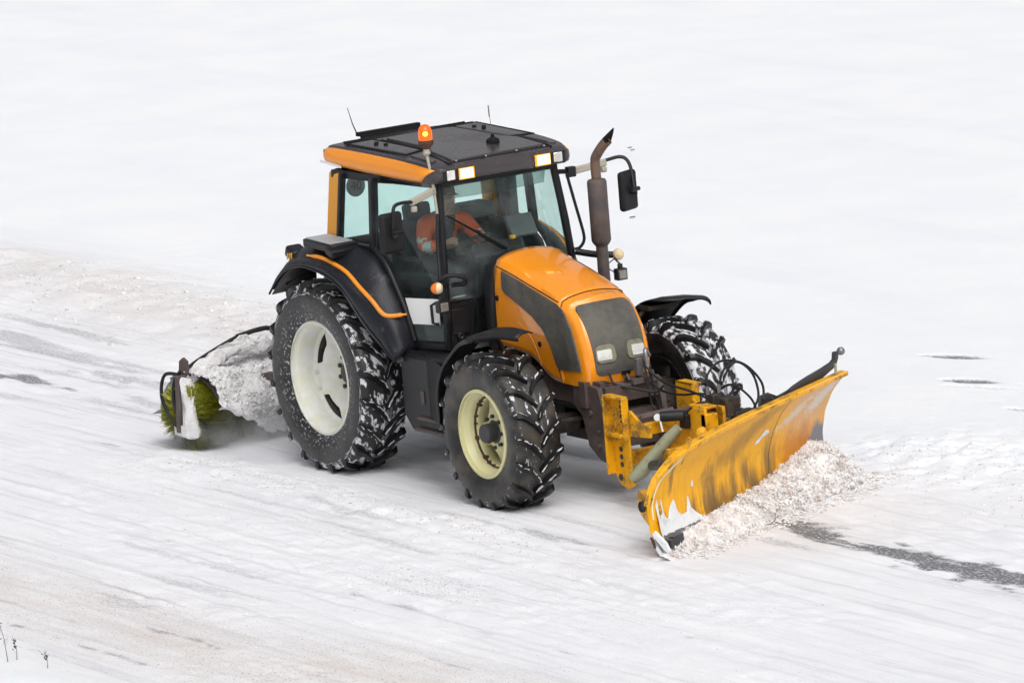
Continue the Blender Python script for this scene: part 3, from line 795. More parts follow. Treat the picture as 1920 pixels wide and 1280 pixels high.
# ---- cab frame. Points on the near side are mirrored
AT = (1.435, .575, 2.60); AB = (1.535, .66, 1.56); AF = (1.50, .655, 1.16)
BT = (.66, .775, 2.60); BB = (.655, .815, 1.99)
DT = (.155, .785, 2.60); DB = (.10, .835, 1.99)
RT = (.0, .76, 2.60); RB = (-.07, .80, 1.97)
sv = lambda p, s: Vector((p[0], p[1] * s, p[2]))
mb = MB()
for s in (-1, 1):
    mb.tube([sv(AT, s), sv((1.49, .625, 2.1), s), sv(AB, s), sv(AF, s)], .036, 8)
    mb.beam(sv(BT, s), sv(BB, s), .05, .075, up=(0, 1, 0))
    mb.beam(sv(DT, s), sv(DB, s), .04, .06, up=(0, 1, 0))
    mb.beam(sv((-.02, .775, 2.585), s), sv((1.45, .59, 2.585), s), .05, .07)        # header rail
    mb.beam(sv((.02, .82, 1.985), s), sv((.68, .815, 1.975), s), .05, .06)         # sill of the side window
    mb.tube([sv(BB, s), sv((.84, .815, 1.86), s), sv((.98, .81, 1.66), s), sv((1.09, .80, 1.46), s), sv((1.16, .78, 1.22), s)], .03, 8, smooth=4)
    mb.beam(sv((1.16, .76, 1.19), s), sv((1.50, .665, 1.19), s), .05, .06)
mb.beam((1.435, -.575, 2.585), (1.435, .575, 2.585), .06, .07); mb.beam((-.02, -.74, 2.59), (-.02, .74, 2.59), .05, .06); mb.beam((-.07, -.78, 1.95), (-.07, .78, 1.95), .05, .08)
mb.build('cab_frame', M['darkfr'], T, bevel=.006)
for s in (-1, 1):
    mb = MB(); mb.prism([sv((-.075, .79, 2.60), s), sv((.13, .795, 2.60), s), sv((.075, .85, 1.965), s), sv((-.13, .845, 1.965), s)], (0, -s * .07, 0))
    mb.build('rear_pillar', M['pillar'], T, bevel=.02)
# lower cab body and floor
mb = MB()
mb.box((.65, 0, 1.16), (1.7, 1.24, .06)); mb.box((-.07, 0, 1.55), (.04, 1.5, .80))
for s in (-1, 1):
    mb.prism([(-.05, s * .80, 1.95), (.62, s * .80, 1.95), (.80, s * .80, 1.84), (.93, s * .79, 1.64), (1.04, s * .78, 1.46), (1.11, s * .76, 1.20), (-.05, s * .76, 1.20)], (0, -s * .03, 0))
mb.build('cab_body', M['dash'], T)
mb = MB()
for s in (-1, 1):
    mb.prism([(1.52, s * .40, 1.17), (1.52, s * .655, 1.17), (1.545, s * .66, 1.575), (1.56, s * .40, 1.575)], (-.03, 0, 0))
    mb.box((1.535, s * .53, 1.585), (.05, .25, .03)); mb.lathe([(.035, .0), (.035, .03), (.02, .035), (0, .02)], (1.53, s * .55, 1.27), (1, 0, 0), n=20)
    mb.box((1.546, s * .54, 1.40), (.012, .16, .22))
split_build(mb, 'front_panel', M['black'], T, bevel=.006)
# glass panes
def pane(name, pts, mat, bulge=(0, 0, 0), par=T, nu=8):
    """quad with bilinear bulge; pts a b c d"""
    a, b, c, d = [Vector(p) for p in pts]; bz = Vector(bulge); rows = []
    for i in range(nu + 1):
        row = []
        for j in range(nu + 1):
            u, v_ = i / nu, j / nu; p = a.lerp(b, u).lerp(d.lerp(c, u), v_) + bz * (4 * u * (1 - u)); row.append(p)
        rows.append(row)
    return MB().rings(rows, False, False).build(name, mat, par, ang=80)
pane('windscreen', [(1.545, -.63, 1.59), (1.545, .63, 1.59), (1.445, .545, 2.57), (1.445, -.545, 2.57)], M['windscreen'], (.10, 0, 0))
for s in (-1, 1):
    pane('side_window', [sv((.115, .83, 2.01), s), sv((.64, .812, 2.01), s), sv((.64, .775, 2.56), s), sv((.165, .785, 2.56), s)], M['glass'])
    mb = MB()
    dp = [(.68, .805, 1.97), (.84, .80, 1.84), (.975, .795, 1.65), (1.085, .785, 1.46), (1.15, .765, 1.22), (1.475, .655, 1.22), (1.505, .65, 1.56), (1.42, .575, 2.565), (.685, .76, 2.565)]
    mb.add([sv(p, s) for p in dp], [tuple(range(9))]); dr = mb.build('door', M['glass'], T, flat=True)
    # door frame strip, handle and paper sheet
    mb = MB(); mb.tube([sv(p, s) for p in dp] + [sv(dp[0], s)], .011, 6); mb.build('door_frame', M['darkfr'], dr)
    mb = MB(); mb.tube([sv((1.43, .70, 1.57), s), sv((1.42, .745, 1.555), s), sv((1.425, .745, 1.40), s), sv((1.44, .695, 1.385), s)], .014, 8); mb.build('door_handle', M['black'], dr)
    mb = MB(); mb.prism([sv((1.085, .796, 1.595), s), sv((1.44, .680, 1.60), s), sv((1.435, .678, 1.375), s), sv((1.14, .775, 1.37), s)], (0, s * .004, 0)); mb.build('paper_sheet', M['white'], dr)
pane('rear_window', [(-.06, -.74, 1.99), (-.06, .74, 1.99), (-.015, .72, 2.56), (-.015, -.72, 2.56)], M['glass'])
pane('sun_visor', [(1.36, -.52, 2.43), (1.36, .52, 2.43), (1.40, .52, 2.56), (1.40, -.52, 2.56)], M['visor'], (.05, 0, 0))
# speed-limit disc on the rear window
mb = MB(); mb.lathe([(0, 0), (.095, 0), (.095, -.004), (0, -.004)], (-.045, -.545, 2.435), (1, 0, 0), n=36); dsk = mb.build('speed_disc', M['console'], T)
fc = bpy.data.curves.new('speed_number', 'FONT'); fc.body = '40'; fc.size = .115; fc.align_x = 'CENTER'; fc.align_y = 'CENTER'; fc.extrude = .001
fo = bpy.data.objects.new('tmp', fc); COL.objects.link(fo)
dg = bpy.context.evaluated_depsgraph_get(); tm = bpy.data.meshes.new_from_object(fo.evaluated_get(dg)); bpy.data.objects.remove(fo)
Rt = Matrix(((0, 0, 1), (1, 0, 0), (0, 1, 0))).to_4x4(); Rt.translation = Vector((-.038, -.545, 2.435)); tm.transform(Rt)
tm.materials.clear(); tm.materials.append(M['soot']); tm.name = 'speed_number'
fo = bpy.data.objects.new('speed_number', tm); COL.objects.link(fo); fo.parent = dsk

# ---- roof
mb = MB()
def roof_ring(x, zl, zt, ws, wt_):
    half = [(ws - .06, zl), (ws - .015, zl + .015), (ws, zl + .05), (ws - .004, zl + .10), (wt_ + .012, zt - .018), (wt_, zt - .004), (wt_ - .03, zt), (wt_ * .5, zt + .012)]
    if zt - zl < .08: half = [(w_ * .98, zl + (z - zl) * .6) if i < 6 else (w_, z) for i, (w_, z) in enumerate(half)]
    L = [(x, -w_, z) for w_, z in half]; return L + [(x, 0, zt + .015)] + [(x, w_, z) for w_, z in [(a, b) for a, b in half[::-1]]]
RR = [(-.285, 2.70, 2.745, .66, .60), (-.26, 2.665, 2.78, .715, .655), (-.19, 2.655, 2.808, .75, .685), (-.02, 2.635, 2.818, .765, .70), (.5, 2.615, 2.815, .765, .705), (1.0, 2.605, 2.800, .757, .70), (1.3, 2.60, 2.780, .748, .69), (1.45, 2.595, 2.762, .730, .675), (1.545, 2.60, 2.742, .690, .640), (1.585, 2.62, 2.722, .645, .60)]
rr_ = [roof_ring(*a) for a in RR]
n = len(rr_[0])
cols = [crv([rr_[i][j] for i in range(len(rr_))], 3) for j in range(n)]
mb.rings([[cols[j][i] for j in range(n)] for i in range(len(cols[0]))], True, True)
mb.build('cab_roof', M['roof'], T, ang=40)
def roof_side(x):
    ks = [a[0] for a in RR]
    f = lambda i: interp(x, [(a[0], a[i]) for a in RR]); return f(1), f(2), f(3), f(4)
for s in (-1, 1):
    mb = MB(); rows = []
    for i in range(31):
        t = i / 30; row = []
        for j in range(7):
            v_ = j / 6
            x = lerp(-.262, 1.44 + .10 * v_ - .03 * (1 - v_), t)
            zl, zt, ws, wt_ = roof_side(x)
            z = lerp(zl + .02, zt - .022, v_)
            tab = [(zl + .015, ws - .015), (zl + .05, ws), (zl + .10, ws - .004), (zt - .018, wt_ + .012)]
            row.append(Vector((x, s * (interp(z, tab) + .007), z)))
        rows.append(row)
    mb.rings(rows, False, False); mb.build('roof_side_panel', M['orange2'], T, solid=.006, ang=60)
mb = MB(); mb.beam((-.25, -.762, 2.672), (.13, -.780, 2.652), .006, .022); mb.build('roof_trim', M['white'], T)
# panels on the roof
def roof_z(x): return interp(x, [(a[0], a[2]) for a in RR]) + .012
def panel(name, poly, h=.012, mat='roof', b=.008):
    mb = MB(); o = [(x, y, roof_z(x) + .0) for x, y in poly]; mb.prism([(x, y, z - .02) for x, y, z in o], (0, 0, h + .02))
    return mb.build(name, M[mat], T, bevel=b)
def groove(pts, r=.007):
    mb = MB(); mb.tube([(x, y, roof_z(x) + .002) for x, y in pts], r, 6); mb.build('roof_groove', M['soot'], T)
panel('roof_hatch', [(.20, -.34), (.96, -.36), (1.12, -.44), (1.50, -.47), (1.50, .47), (1.12, .44), (.96, .36), (.20, .34)], .022)
groove([(.17, -.37), (.95, -.40), (1.12, -.48), (1.53, -.52), (1.53, .52), (1.12, .48), (.95, .40), (.17, .37)], .010)
for s in (-1, 1):
    panel('roof_panel', [(.10, s * .42), (.92, s * .44), (1.0, s * .62), (.10, s * .645)], .008)
    panel('roof_panel', [(1.08, s * .52), (1.40, s * .56), (1.44, s * .63), (1.08, s * .63)], .008)
    groove([(.06, s * .39), (.94, s * .41), (1.04, s * .655), (.06, s * .67), (.06, s * .39)])
    mb = MB()
    for x, y in ((.30, .50), (.46, .50), (.38, .55)): mb.lathe([(.02, 0), (.02, .018), (0, .018)], (x, s * y, roof_z(x)), (0, 0, 1), n=10)
    split_build(mb, 'roof_plug', M['soot'], T)
groove([(-.06, -.62), (-.04, 0), (-.06, .62)], .008)
groove([(.02, -.66), (.03, 0), (.02, .66)], .006)
for y0, y1 in ((-.50, -.20), (-.17, .15), (.18, .50)):
    panel('roof_flap', [(1.535, y0), (1.57, y0 + .02), (1.57, y1 - .02), (1.535, y1)], .006, b=.004)
mb = MB()
for y in (-.44, -.14, .17, .45): mb.ball((1.525, y, roof_z(1.5) + .008), .013, n=8)
split_build(mb, 'roof_bolt', M['steel'], T)
mb = MB(); mb.beam((-.20, -.40, 2.855), (-.20, .24, 2.855), .05, .035); mb.beam((-.17, -.38, 2.83), (-.17, .22, 2.83), .03, .03); mb.build('roof_deflector', M['soot'], T, bevel=.005)
mb = MB(); mb.tube([(-.22, -.38, 2.84), (-.245, -.41, 2.95), (-.275, -.43, 3.09)], [.006, .003], 6); mb.build('antenna', M['soot'], T)
mb = MB(); mb.lathe([(.06, 0), (.055, .025), (.03, .04), (.018, .045), (.014, .07), (0, .072)], (1.17, .155, 2.82), (0, 0, 1), n=24); an = mb.build('antenna', M['soot'], T)
mb = MB(); mb.tube([(1.17, .155, 2.89), (1.15, .152, 3.08)], .0025, 6); mb.tube([(1.15, .152, 3.04), (1.147, .151, 3.14)], .006, 6); mb.build('whip', M['steel'], an)
# roof work lamps in the fascia
for s in (-1, 1):
    mb = MB()
    mb.box((1.565, s * .46, 2.665), (.05, .34, .115)); hs_ = mb.build('work_lamp', M['black'], T, bevel=.02, seg=3)
    mb = MB(); mb.box((1.592, s * .385, 2.665), (.014, .155, .098)); mb.build('lit_rim', M['litedge'], hs_, bevel=.004)
    mb = MB(); mb.box((1.601, s * (.385 + .004), 2.667), (.014, .128, .084)); mb.build('lit_lens', M['lit'], hs_, bevel=.01)
    mb = MB(); mb.box((1.590, s * .54, 2.667), (.014, .085, .085), Matrix.Rotation(-s * .12, 3, 'Z')); mb.build('clear_lens', M['lensclear'], hs_, bevel=.008)
# beacon on its pole
mb = MB(); mb.tube([(1.515, -.665, 2.35), (1.505, -.675, 2.58), (1.46, -.685, 2.86)], .013, 8); mb.lathe([(.02, -.04), (.035, -.02), (.028, .0), (.028, .03), (.05, .05)], (1.46, -.685, 2.89), (0, 0, 1), n=16); pb = mb.build('beacon_pole', M['beige'], T)
mb = MB(); mb.lathe([(.02, .0), (.03, .02), (.062, .055), (.066, .075), (.066, .095), (0, .095)], (1.46, -.685, 2.89), (0, 0, 1), n=28); bb = mb.build('beacon', M['rust'], T)
mb = MB(); mb.lathe([(.060, .092), (.060, .125), (.058, .17), (.048, .205), (.028, .225), (0, .232)], (1.46, -.685, 2.89), (0, 0, 1), n=28); mb.build('dome', M['beacon'], bb)
mb = MB(); mb.ball((1.46 + .052, -.685 - .03, 3.045), .022, n=12); mb.build('bulb', M['bulb'], bb)

# ---- mirrors, rails, lamps on brackets
def mirror(s, tilt, beige, arm, piv):
    mb = MB(); mb.tube(arm, .016, 8, smooth=4); a = mb.build('mirror_arm', M['black'], T)
    mb = MB(); mb.beam(*beige, .035, .062); mb.box(Vector(beige[1]) - Vector((0, s * .03, .06)), (.04, .05, .05)); mb.build('arm_bracket', M['beige'], a, bevel=.01)
    mb = MB(); R = Matrix.Rotation(tilt, 3, 'Z'); c = Vector(piv)
    mb.box(c, (.07, .235, .35), R)
    mm = mb.build('mirror', M['matte'], T, bevel=.034, seg=4)
    mb = MB(); mb.box(c + R @ Vector((-.030, 0, 0)), (.004, .19, .30), R); mb.build('mirror_glass', M['lensgrey'], mm)
    mb = MB(); mb.tube([c + R @ Vector((.045, 0, -.01)), c + R @ Vector((.085, s * .02, -.01))], .028, 10); mb.tube([c + R @ Vector((.075, -.05, .01)), c + R @ Vector((.075, .06, .01))], .02, 8); mb.build('pivot', M['black'], mm)
mirror(-1, .12, ((1.50, -.66, 2.55), (1.62, -.98, 2.50)), [(1.62, -.97, 2.505), (1.67, -1.10, 2.52), (1.70, -1.19, 2.505), (1.71, -1.215, 2.42), (1.69, -1.215, 2.30)], (1.63, -1.20, 2.275))
mirror(1, .42, ((1.47, .74, 2.50), (1.50, 1.08, 2.535)), [(1.50, 1.07, 2.55), (1.52, 1.20, 2.565), (1.56, 1.25, 2.54), (1.60, 1.265, 2.46), (1.655, 1.25, 2.30)], (1.60, 1.215, 2.275))
mb = MB(); mb.beam((1.44, .56, 2.52), (1.47, .77, 2.50), .03, .04); mb.box((1.47, .73, 2.50), (.06, .08, .09)); mb.build('mirror_clamp', M['black'], T, bevel=.006)
mb = MB(); mb.tube([(1.48, .68, 2.50), (1.53, .72, 2.2), (1.575, .745, 1.98), (1.58, .74, 1.90), (1.57, .70, 1.85), (1.55, .66, 1.84)], .014, 8, smooth=4); mb.build('hand_rail', M['black'], T)
mb = MB(); mb.tube([(1.50, -.655, 2.35), (1.535, -.70, 2.1), (1.60, -.74, 1.80), (1.62, -.74, 1.74)], .016, 8, smooth=4); mb.build('hand_rail', M['black'], T)
# far crossbar with indicator and work lamp
def sidelamp(s, base, tip, ind, lampc, hang):
    axd = (.72, .69, 0) if s < 0 else (.93, -.37, 0)
    mb = MB(); mb.tube([base, Vector(base).lerp(Vector(tip), .5) + Vector((.02, 0, -.01)), tip], .030, 10, smooth=4); br = mb.build('lamp_bracket', M['black'], T)
    mb = MB(); mb.lathe([(0, -.062), (.022, -.058), (.040, -.04), (.050, -.012), (.050, 0)], ind, axd, n=20); ih = mb.build('indicator', M['amber'], T)
    mb = MB(); mb.lathe([(.050, 0), (.048, .018), (.034, .036), (0, .044)], ind, axd, n=20); mb.build('lens', M['ivory'], ih)
    c = Vector(lampc); mb = MB(); mb.box(c, (.07, .10, .10)); mb.box(c + Vector((0, 0, .065)), (.03, .04, .05)); mb.tube([hang, c + Vector((0, 0, .09))], .010, 6)
    lm = mb.build('work_lamp', M['black'], T, bevel=.008)
    mb = MB(); mb.box(c + Vector((.037, 0, 0)), (.008, .075, .075)); mb.build('lens', M['lensgrey'], lm, bevel=.006)
sidelamp(1, (1.56, .66, 1.82), (1.74, .94, 1.765), (1.76, .965, 1.765), (1.80, .95, 1.60), (1.76, .92, 1.74))
mb = MB(); mb.tube([(1.76, .93, 1.74), (1.74, .86, 1.68), (1.78, .90, 1.62), (1.79, .93, 1.61)], .005, 6, smooth=5); mb.build('lamp_wire', M['rubber'], T)
sidelamp(-1, (1.56, -.66, 1.78), (1.68, -.80, 1.76), (1.70, -.83, 1.745), (1.70, -.80, 1.58), (1.69, -.80, 1.72))
mb = MB(); mb.tube([(1.66, -.79, 1.80), (1.72, -.72, 1.84), (1.78, -.62, 1.82), (1.76, -.60, 1.76), (1.66, -.66, 1.745)], .022, 8, smooth=4); mb.build('lamp_guard', M['black'], T)
# wipers
mb = MB()
mb.tube([(1.64, -.08, 1.97), (1.67, -.30, 2.11), (1.60, -.62, 2.33)], [.017, .010], 6); mb.tube([(1.655, -.12, 1.97), (1.675, -.30, 2.085), (1.67, -.36, 2.14)], .008, 6)
mb.beam((1.665, -.33, 2.125), (1.675, -.38, 2.17), .03, .02)
mb.build('wiper', M['soot'], T)
# exhaust stack
ex, ey = 2.005, .655
mb = MB(); mb.tube([(ex, ey, 1.50), (ex, ey, 1.95)], .052, 18); mb.lathe([(.052, -.03), (.075, 0), (.085, .02), (.085, .53), (.075, .55), (.04, .56)], (ex, ey, 1.94), (0, 0, 1), n=28)
st_ = mb.build('exhaust_stack', M['stack'], T)
mb = MB(); pth = crv([(ex, ey, 2.48), (ex, ey, 2.64), (ex + .015, ey + .012, 2.70), (ex + .07, ey + .055, 2.79), (ex + .13, ey + .10, 2.855)], 5)
mb.tube(pth[:-2], .041, 18, caps=False); mb.build('exhaust_pipe', M['stacktip'], st_, solid=.004)
d_ = (pth[-1] - pth[-5]).normalized(); c_ = pth[-4]
u_ = d_.cross(Vector((0, 0, 1))).normalized(); v_ = u_.cross(d_)
r0 = []; r1 = []
for i in range(18):
    a = 2 * math.pi * i / 18; o_ = u_ * math.cos(a) * .0415 + v_ * math.sin(a) * .0415
    r0.append(c_ + o_); r1.append(c_ + o_ + d_ * (.055 + .075 * math.sin(a)))
mb = MB(); mb.rings([r0, r1], True, False); mb.build('exhaust_mouth', M['soot'], st_, solid=.004)
mb = MB(); mb.tube([(ex - .05, ey - .05, 1.66), (ex - .1, ey - .14, 1.56), (ex - .15, ey - .3, 1.5)], .016, 8); mb.build('exhaust_stay', M['black'], st_)

# ---- rear fenders
FS = [  # (I), (S), (L), (lower edge)
    ((-.44, .80, 1.62), (-.50, 1.02, 1.62), (-.60, 1.15, 1.56), (-.635, 1.165, 1.52)),
    ((-.40, .80, 1.86), (-.42, 1.06, 1.81), (-.44, 1.15, 1.72), (-.46, 1.17, 1.665)),
    ((-.27, .81, 1.96), (-.27, 1.09, 1.875), (-.25, 1.15, 1.83), (-.26, 1.17, 1.775)),
    ((0, .82, 2.0), (.008, 1.10, 1.90), (.0, 1.15, 1.868), (.0, 1.17, 1.825)),
    ((.38, .82, 1.99), (.30, 1.085, 1.888), (.32, 1.15, 1.862), (.36, 1.165, 1.785)),
    ((.68, .815, 1.95), (.60, 1.07, 1.802), (.57, 1.14, 1.785), (.58, 1.145, 1.69)),
    ((.84, .81, 1.83), (.774, 1.06, 1.692), (.70, 1.13, 1.71), (.70, 1.125, 1.57)),
    ((.96, .805, 1.67), (.92, 1.04, 1.595), (.80, 1.11, 1.62), (.80, 1.095, 1.43)),
    ((1.06, .80, 1.50), (1.03, 1.01, 1.475), (.93, 1.07, 1.47), (.90, 1.06, 1.31)),
    ((1.13, .79, 1.33), (1.13, .97, 1.32), (1.05, 1.03, 1.31), (1.02, 1.02, 1.19)),
    ((1.18, .78, 1.14), (1.20, .95, 1.13), (1.18, 1.0, 1.12), (1.17, 1.0, 1.075)),
]
for s in (-1, 1):
    def col_(k_): return crv([sv(f[k_], s) for f in FS], 4)
    cI, cS, cL, cE = (col_(k_) for k_ in range(4)); rows = []
    for a, b, c, d in zip(cI, cS, cL, cE):
        m1 = a.lerp(b, .35) + Vector((.0, 0, .035)); m2 = a.lerp(b, .75) + Vector((0, 0, .022))
        rows.append([a, m1, m2, b, b.lerp(c, .25) + Vector((0, 0, -.012)), b.lerp(c, .6) + Vector((0, s * .004, -.004)), c, c.lerp(d, .4) + Vector((0, s * .012, 0)), d])
    mb = MB(); mb.rings(rows, False, False); fd = mb.build('rear_fender', M['fender'], T, solid=.014, ang=55)
    mb = MB(); inn = [[a + Vector((0, -s * .005, -.03)), a.lerp(d, .5) + Vector((0, 0, -.035)), d + Vector((0, -s * .02, -.012))] for a, d in zip(cI, cE)]
    mb.rings(inn, False, False); mb.build('liner', M['inner'], fd, solid=.008)
    mb = MB(); mb.tube([p + Vector((0, s * .006, -.002)) for p in cE], .010, 8); mb.build('lip', M['fender'], fd)
    mb = MB(); sp = crv([sv(p, s) for p in ((-.02, 1.105, 1.908), (.22, 1.095, 1.905), (.426, 1.085, 1.865), (.60, 1.075, 1.81), (.774, 1.065, 1.70), (.939, 1.045, 1.595), (1.02, 1.015, 1.50), (1.06, .985, 1.468), (1.10, .93, 1.462), (1.17, .85, 1.47))], 4)
    L = len(sp); mb.tube(sp, [.020 if 1 < i < L - 2 else .010 for i in range(L)], 10); mb.build('orange_stripe', M['orange2'], fd)
    mb = MB(); mb.box(sv((-.36, 1.02, 1.885), s), (.16, .16, .11), Matrix.Rotation(.35, 3, 'Y')); tl = mb.build('tail_lamp', M['fender'], fd, bevel=.03, seg=3)
mb = MB()
for i in range(3): mb.box((-.37 + i * .035, -1.106, 1.865 + i * .006), (.016, .006, .052), Matrix.Rotation(.2, 3, 'Y'))
split_build(mb, 'yellow_mark', M['ploughy'], T, pad=0)
# stowed box on the near fender
mb = MB(); R = Matrix.Rotation(math.radians(2), 3, 'Y')
mb.box((.16, -.965, 2.005), (.50, .27, .07), R); mb.box((.40, -.98, 1.975), (.12, .30, .07), Matrix.Rotation(.35, 3, 'Y'))
bx = mb.build('toolbox', M['black'], T, bevel=.012)
mb = MB(); mb.box((.14, -.965, 2.045), (.42, .23, .012), R); mb.build('lid', M['stowlid'], bx, bevel=.004)

# ---- front fenders
for s in (-1, 1):
    G = [((1.93, .80, .58), (2.02, 1.12, .66)), ((1.93, .80, .90), (2.05, 1.13, .95)), ((2.0, .78, 1.14), (2.17, 1.13, 1.16)), ((2.16, .76, 1.30), (2.32, 1.13, 1.29)),
         ((2.36, .74, 1.41), (2.50, 1.13, 1.41)), ((2.50, .72, 1.46), (2.66, 1.13, 1.455)), ((2.58, .71, 1.478), (2.70, 1.05, 1.47)), ((2.74, .70, 1.485), (2.80, .96, 1.48)), ((2.95, .68, 1.465), (2.97, .84, 1.455))]
    if s > 0: G[-3:] = [((2.58, .71, 1.478), (2.76, 1.13, 1.478)), ((2.70, .74, 1.485), (2.86, 1.13, 1.475)), ((2.80, .86, 1.475), (2.93, 1.12, 1.452))]
    a_ = crv([sv(g[0], s) for g in G], 4); b_ = crv([sv(g[1], s) for g in G], 4)
    rows = [[p, p.lerp(q_, .3) + Vector((0, 0, .02)), p.lerp(q_, .7) + Vector((0, 0, .018)), q_, q_ + Vector((0, s * .004, -.035 if i > 8 else 0)) + (Vector((.03, 0, 0)) if i <= 8 else Vector())] for i, (p, q_) in enumerate(zip(a_, b_))]
    mb = MB(); mb.rings(rows, False, False); ff = mb.build('front_fender', M['black'], T, solid=.012, ang=50)
    mb = MB(); mb.tube([(2.6, s * .62, .80), (2.45, s * .66, 1.2), (2.45, s * .75, 1.38), (2.5, s * 1.0, 1.42)], .022, 8, smooth=3); mb.box((2.5, s * .86, 1.41), (.18, .3, .04)); mb.build('stay', M['chassis'], ff, bevel=.005)
    # back flap joining the cab steps
    mb = MB(); mb.prism([sv((1.40, .86, 1.16), s), sv((1.40, .86, .60), s), sv((2.0, 1.10, .66), s), sv((2.03, 1.11, .95), s), sv((2.13, 1.11, 1.15), s)], (0, -s * .012, 0)); mb.build('flap', M['black'], ff, bevel=.004)

# ---- cab interior
mb = MB(); mb.box((.30, 0, 1.60), (.50, .50, .12)); mb.box((.10, 0, 1.86), (.12, .48, .46), Matrix.Rotation(-.12, 3, 'Y')); mb.box((.03, 0, 2.13), (.09, .26, .16), Matrix.Rotation(-.12, 3, 'Y')); mb.box((.28, 0, 1.40), (.36, .34, .30))
for s in (-1, 1): mb.box((.35, s * .29, 1.78), (.34, .07, .06))
mb.build('driver_seat', M['seat'], T, bevel=.035, seg=3)
mb = MB(); mb.prism([(1.02, -.20, 1.19), (1.42, -.30, 1.19), (1.50, -.32, 1.93), (1.30, -.22, 1.99), (1.10, -.14, 1.90)], (0, .52, 0)); mb.build('dashboard', M['black'], T, bevel=.03, seg=3)
mb = MB(); c = Vector((.98, 0, 1.92)); ax = Vector((-.55, 0, .83)).normalized(); u_ = ax.orthogonal().normalized(); v_ = ax.cross(u_)
ring = [c + (u_ * math.cos(a) + v_ * math.sin(a)) * .19 for a in [2 * math.pi * i / 36 for i in range(37)]]
mb.tube(ring, .015, 8, caps=False)
for i in range(3): mb.tube([c - ax * .03, c + (u_ * math.cos(i * 2.1) + v_ * math.sin(i * 2.1)) * .185], .012, 6)
mb.tube([c - ax * .05, c - ax * .40], .035, 10); mb.ball(c - ax * .02, .05, (1, 1, .5)); mb.build('steering_wheel', M['soot'], T)
mb = MB(); mb.box((.55, .50, 1.66), (.75, .24, .22)); mb.box((.50, .46, 1.82), (.30, .09, .08)); mb.box((.95, .50, 2.02), (.05, .26, .20), Matrix.Rotation(-.5, 3, 'Y')); mb.tube([(.8, .50, 1.75), (.92, .50, 1.95)], .02, 8)
mb.box((.05, .55, 2.07), (.24, .34, .12)); mb.build('side_console', M['console'], T, bevel=.02)
mb = MB(); mb.box((.62, .62, 2.20), (.10, .10, .7)); mb.build('cab_pillar_trim', M['dash'], T, bevel=.02)
mb = MB(); mb.box((.7, 0, 2.575), (1.4, 1.28, .04)); mb.build('headliner', M['console'], T)
mb = MB(); mb.box((1.29, .20, 1.98), (.05, .05, .06)); mb.build('amber_bottle', M['ploughy'], T, bevel=.01)

# ---- rear linkage
mb = MB()
for s in (-1, 1): mb.beam((-.25, s * .35, .55), (-1.35, s * .42, .50), .05, .10); mb.tube([(-.35, s * .3, 1.1), (-.8, s * .38, .52)], .03, 8)
mb.tube([(-.35, 0, 1.0), (-1.35, 0, .95)], .03, 8); mb.build('rear_linkage', M['chassis'], T)

# ------------------------------------------------------------------ driver
def skin_mesh(name, pts, edges, radii, sub=2, root=0):
    me = bpy.data.meshes.new(name); me.from_pydata([tuple(p) for p in pts], edges, [])
    o = bpy.data.objects.new(name, me); COL.objects.link(o); sk = o.modifiers.new('s', 'SKIN')
    for i, r in enumerate(radii):
        d = me.skin_vertices[0].data[i]; d.radius = (r, r) if isinstance(r, (int, float)) else r; d.use_root = i == root
    sb = o.modifiers.new('b', 'SUBSURF'); sb.levels = sub; sb.render_levels = sub
    dg = bpy.context.evaluated_depsgraph_get(); m2 = bpy.data.meshes.new_from_object(o.evaluated_get(dg)); bpy.data.objects.remove(o)
    return m2
def from_mesh(me, name, mats, parent):
    me.name = name; me.materials.clear()
    for k_ in mats: me.materials.append(k_)
    me.transform(Matrix.Translation(-ORG[parent.name])); me.polygons.foreach_set('use_smooth', [True] * len(me.polygons))
    o = bpy.data.objects.new(name, me); COL.objects.link(o); o.parent = parent; ORG[o.name] = ORG[parent.name]; return o
D = empty('person', (.36, 0, 1.60), 'driver in orange high-visibility jacket and dark cap sitting at the wheel in the tractor cab', 'person')
J = dict(pel=(.34, 0, 1.72), wai=(.37, 0, 1.86), che=(.44, 0, 2.02), nek=(.49, 0, 2.17), hed=(.53, 0, 2.24), top=(.545, 0, 2.35))
pts = [J['pel'], J['wai'], J['che'], (.47, 0, 2.11), J['nek'], J['hed'], J['top']]; ed = [(0, 1), (1, 2), (2, 3), (3, 4), (4, 5), (5, 6)]
rad = [.13, .125, (.14, .12), (.11, .09), .052, .085, .095]
hands = {}
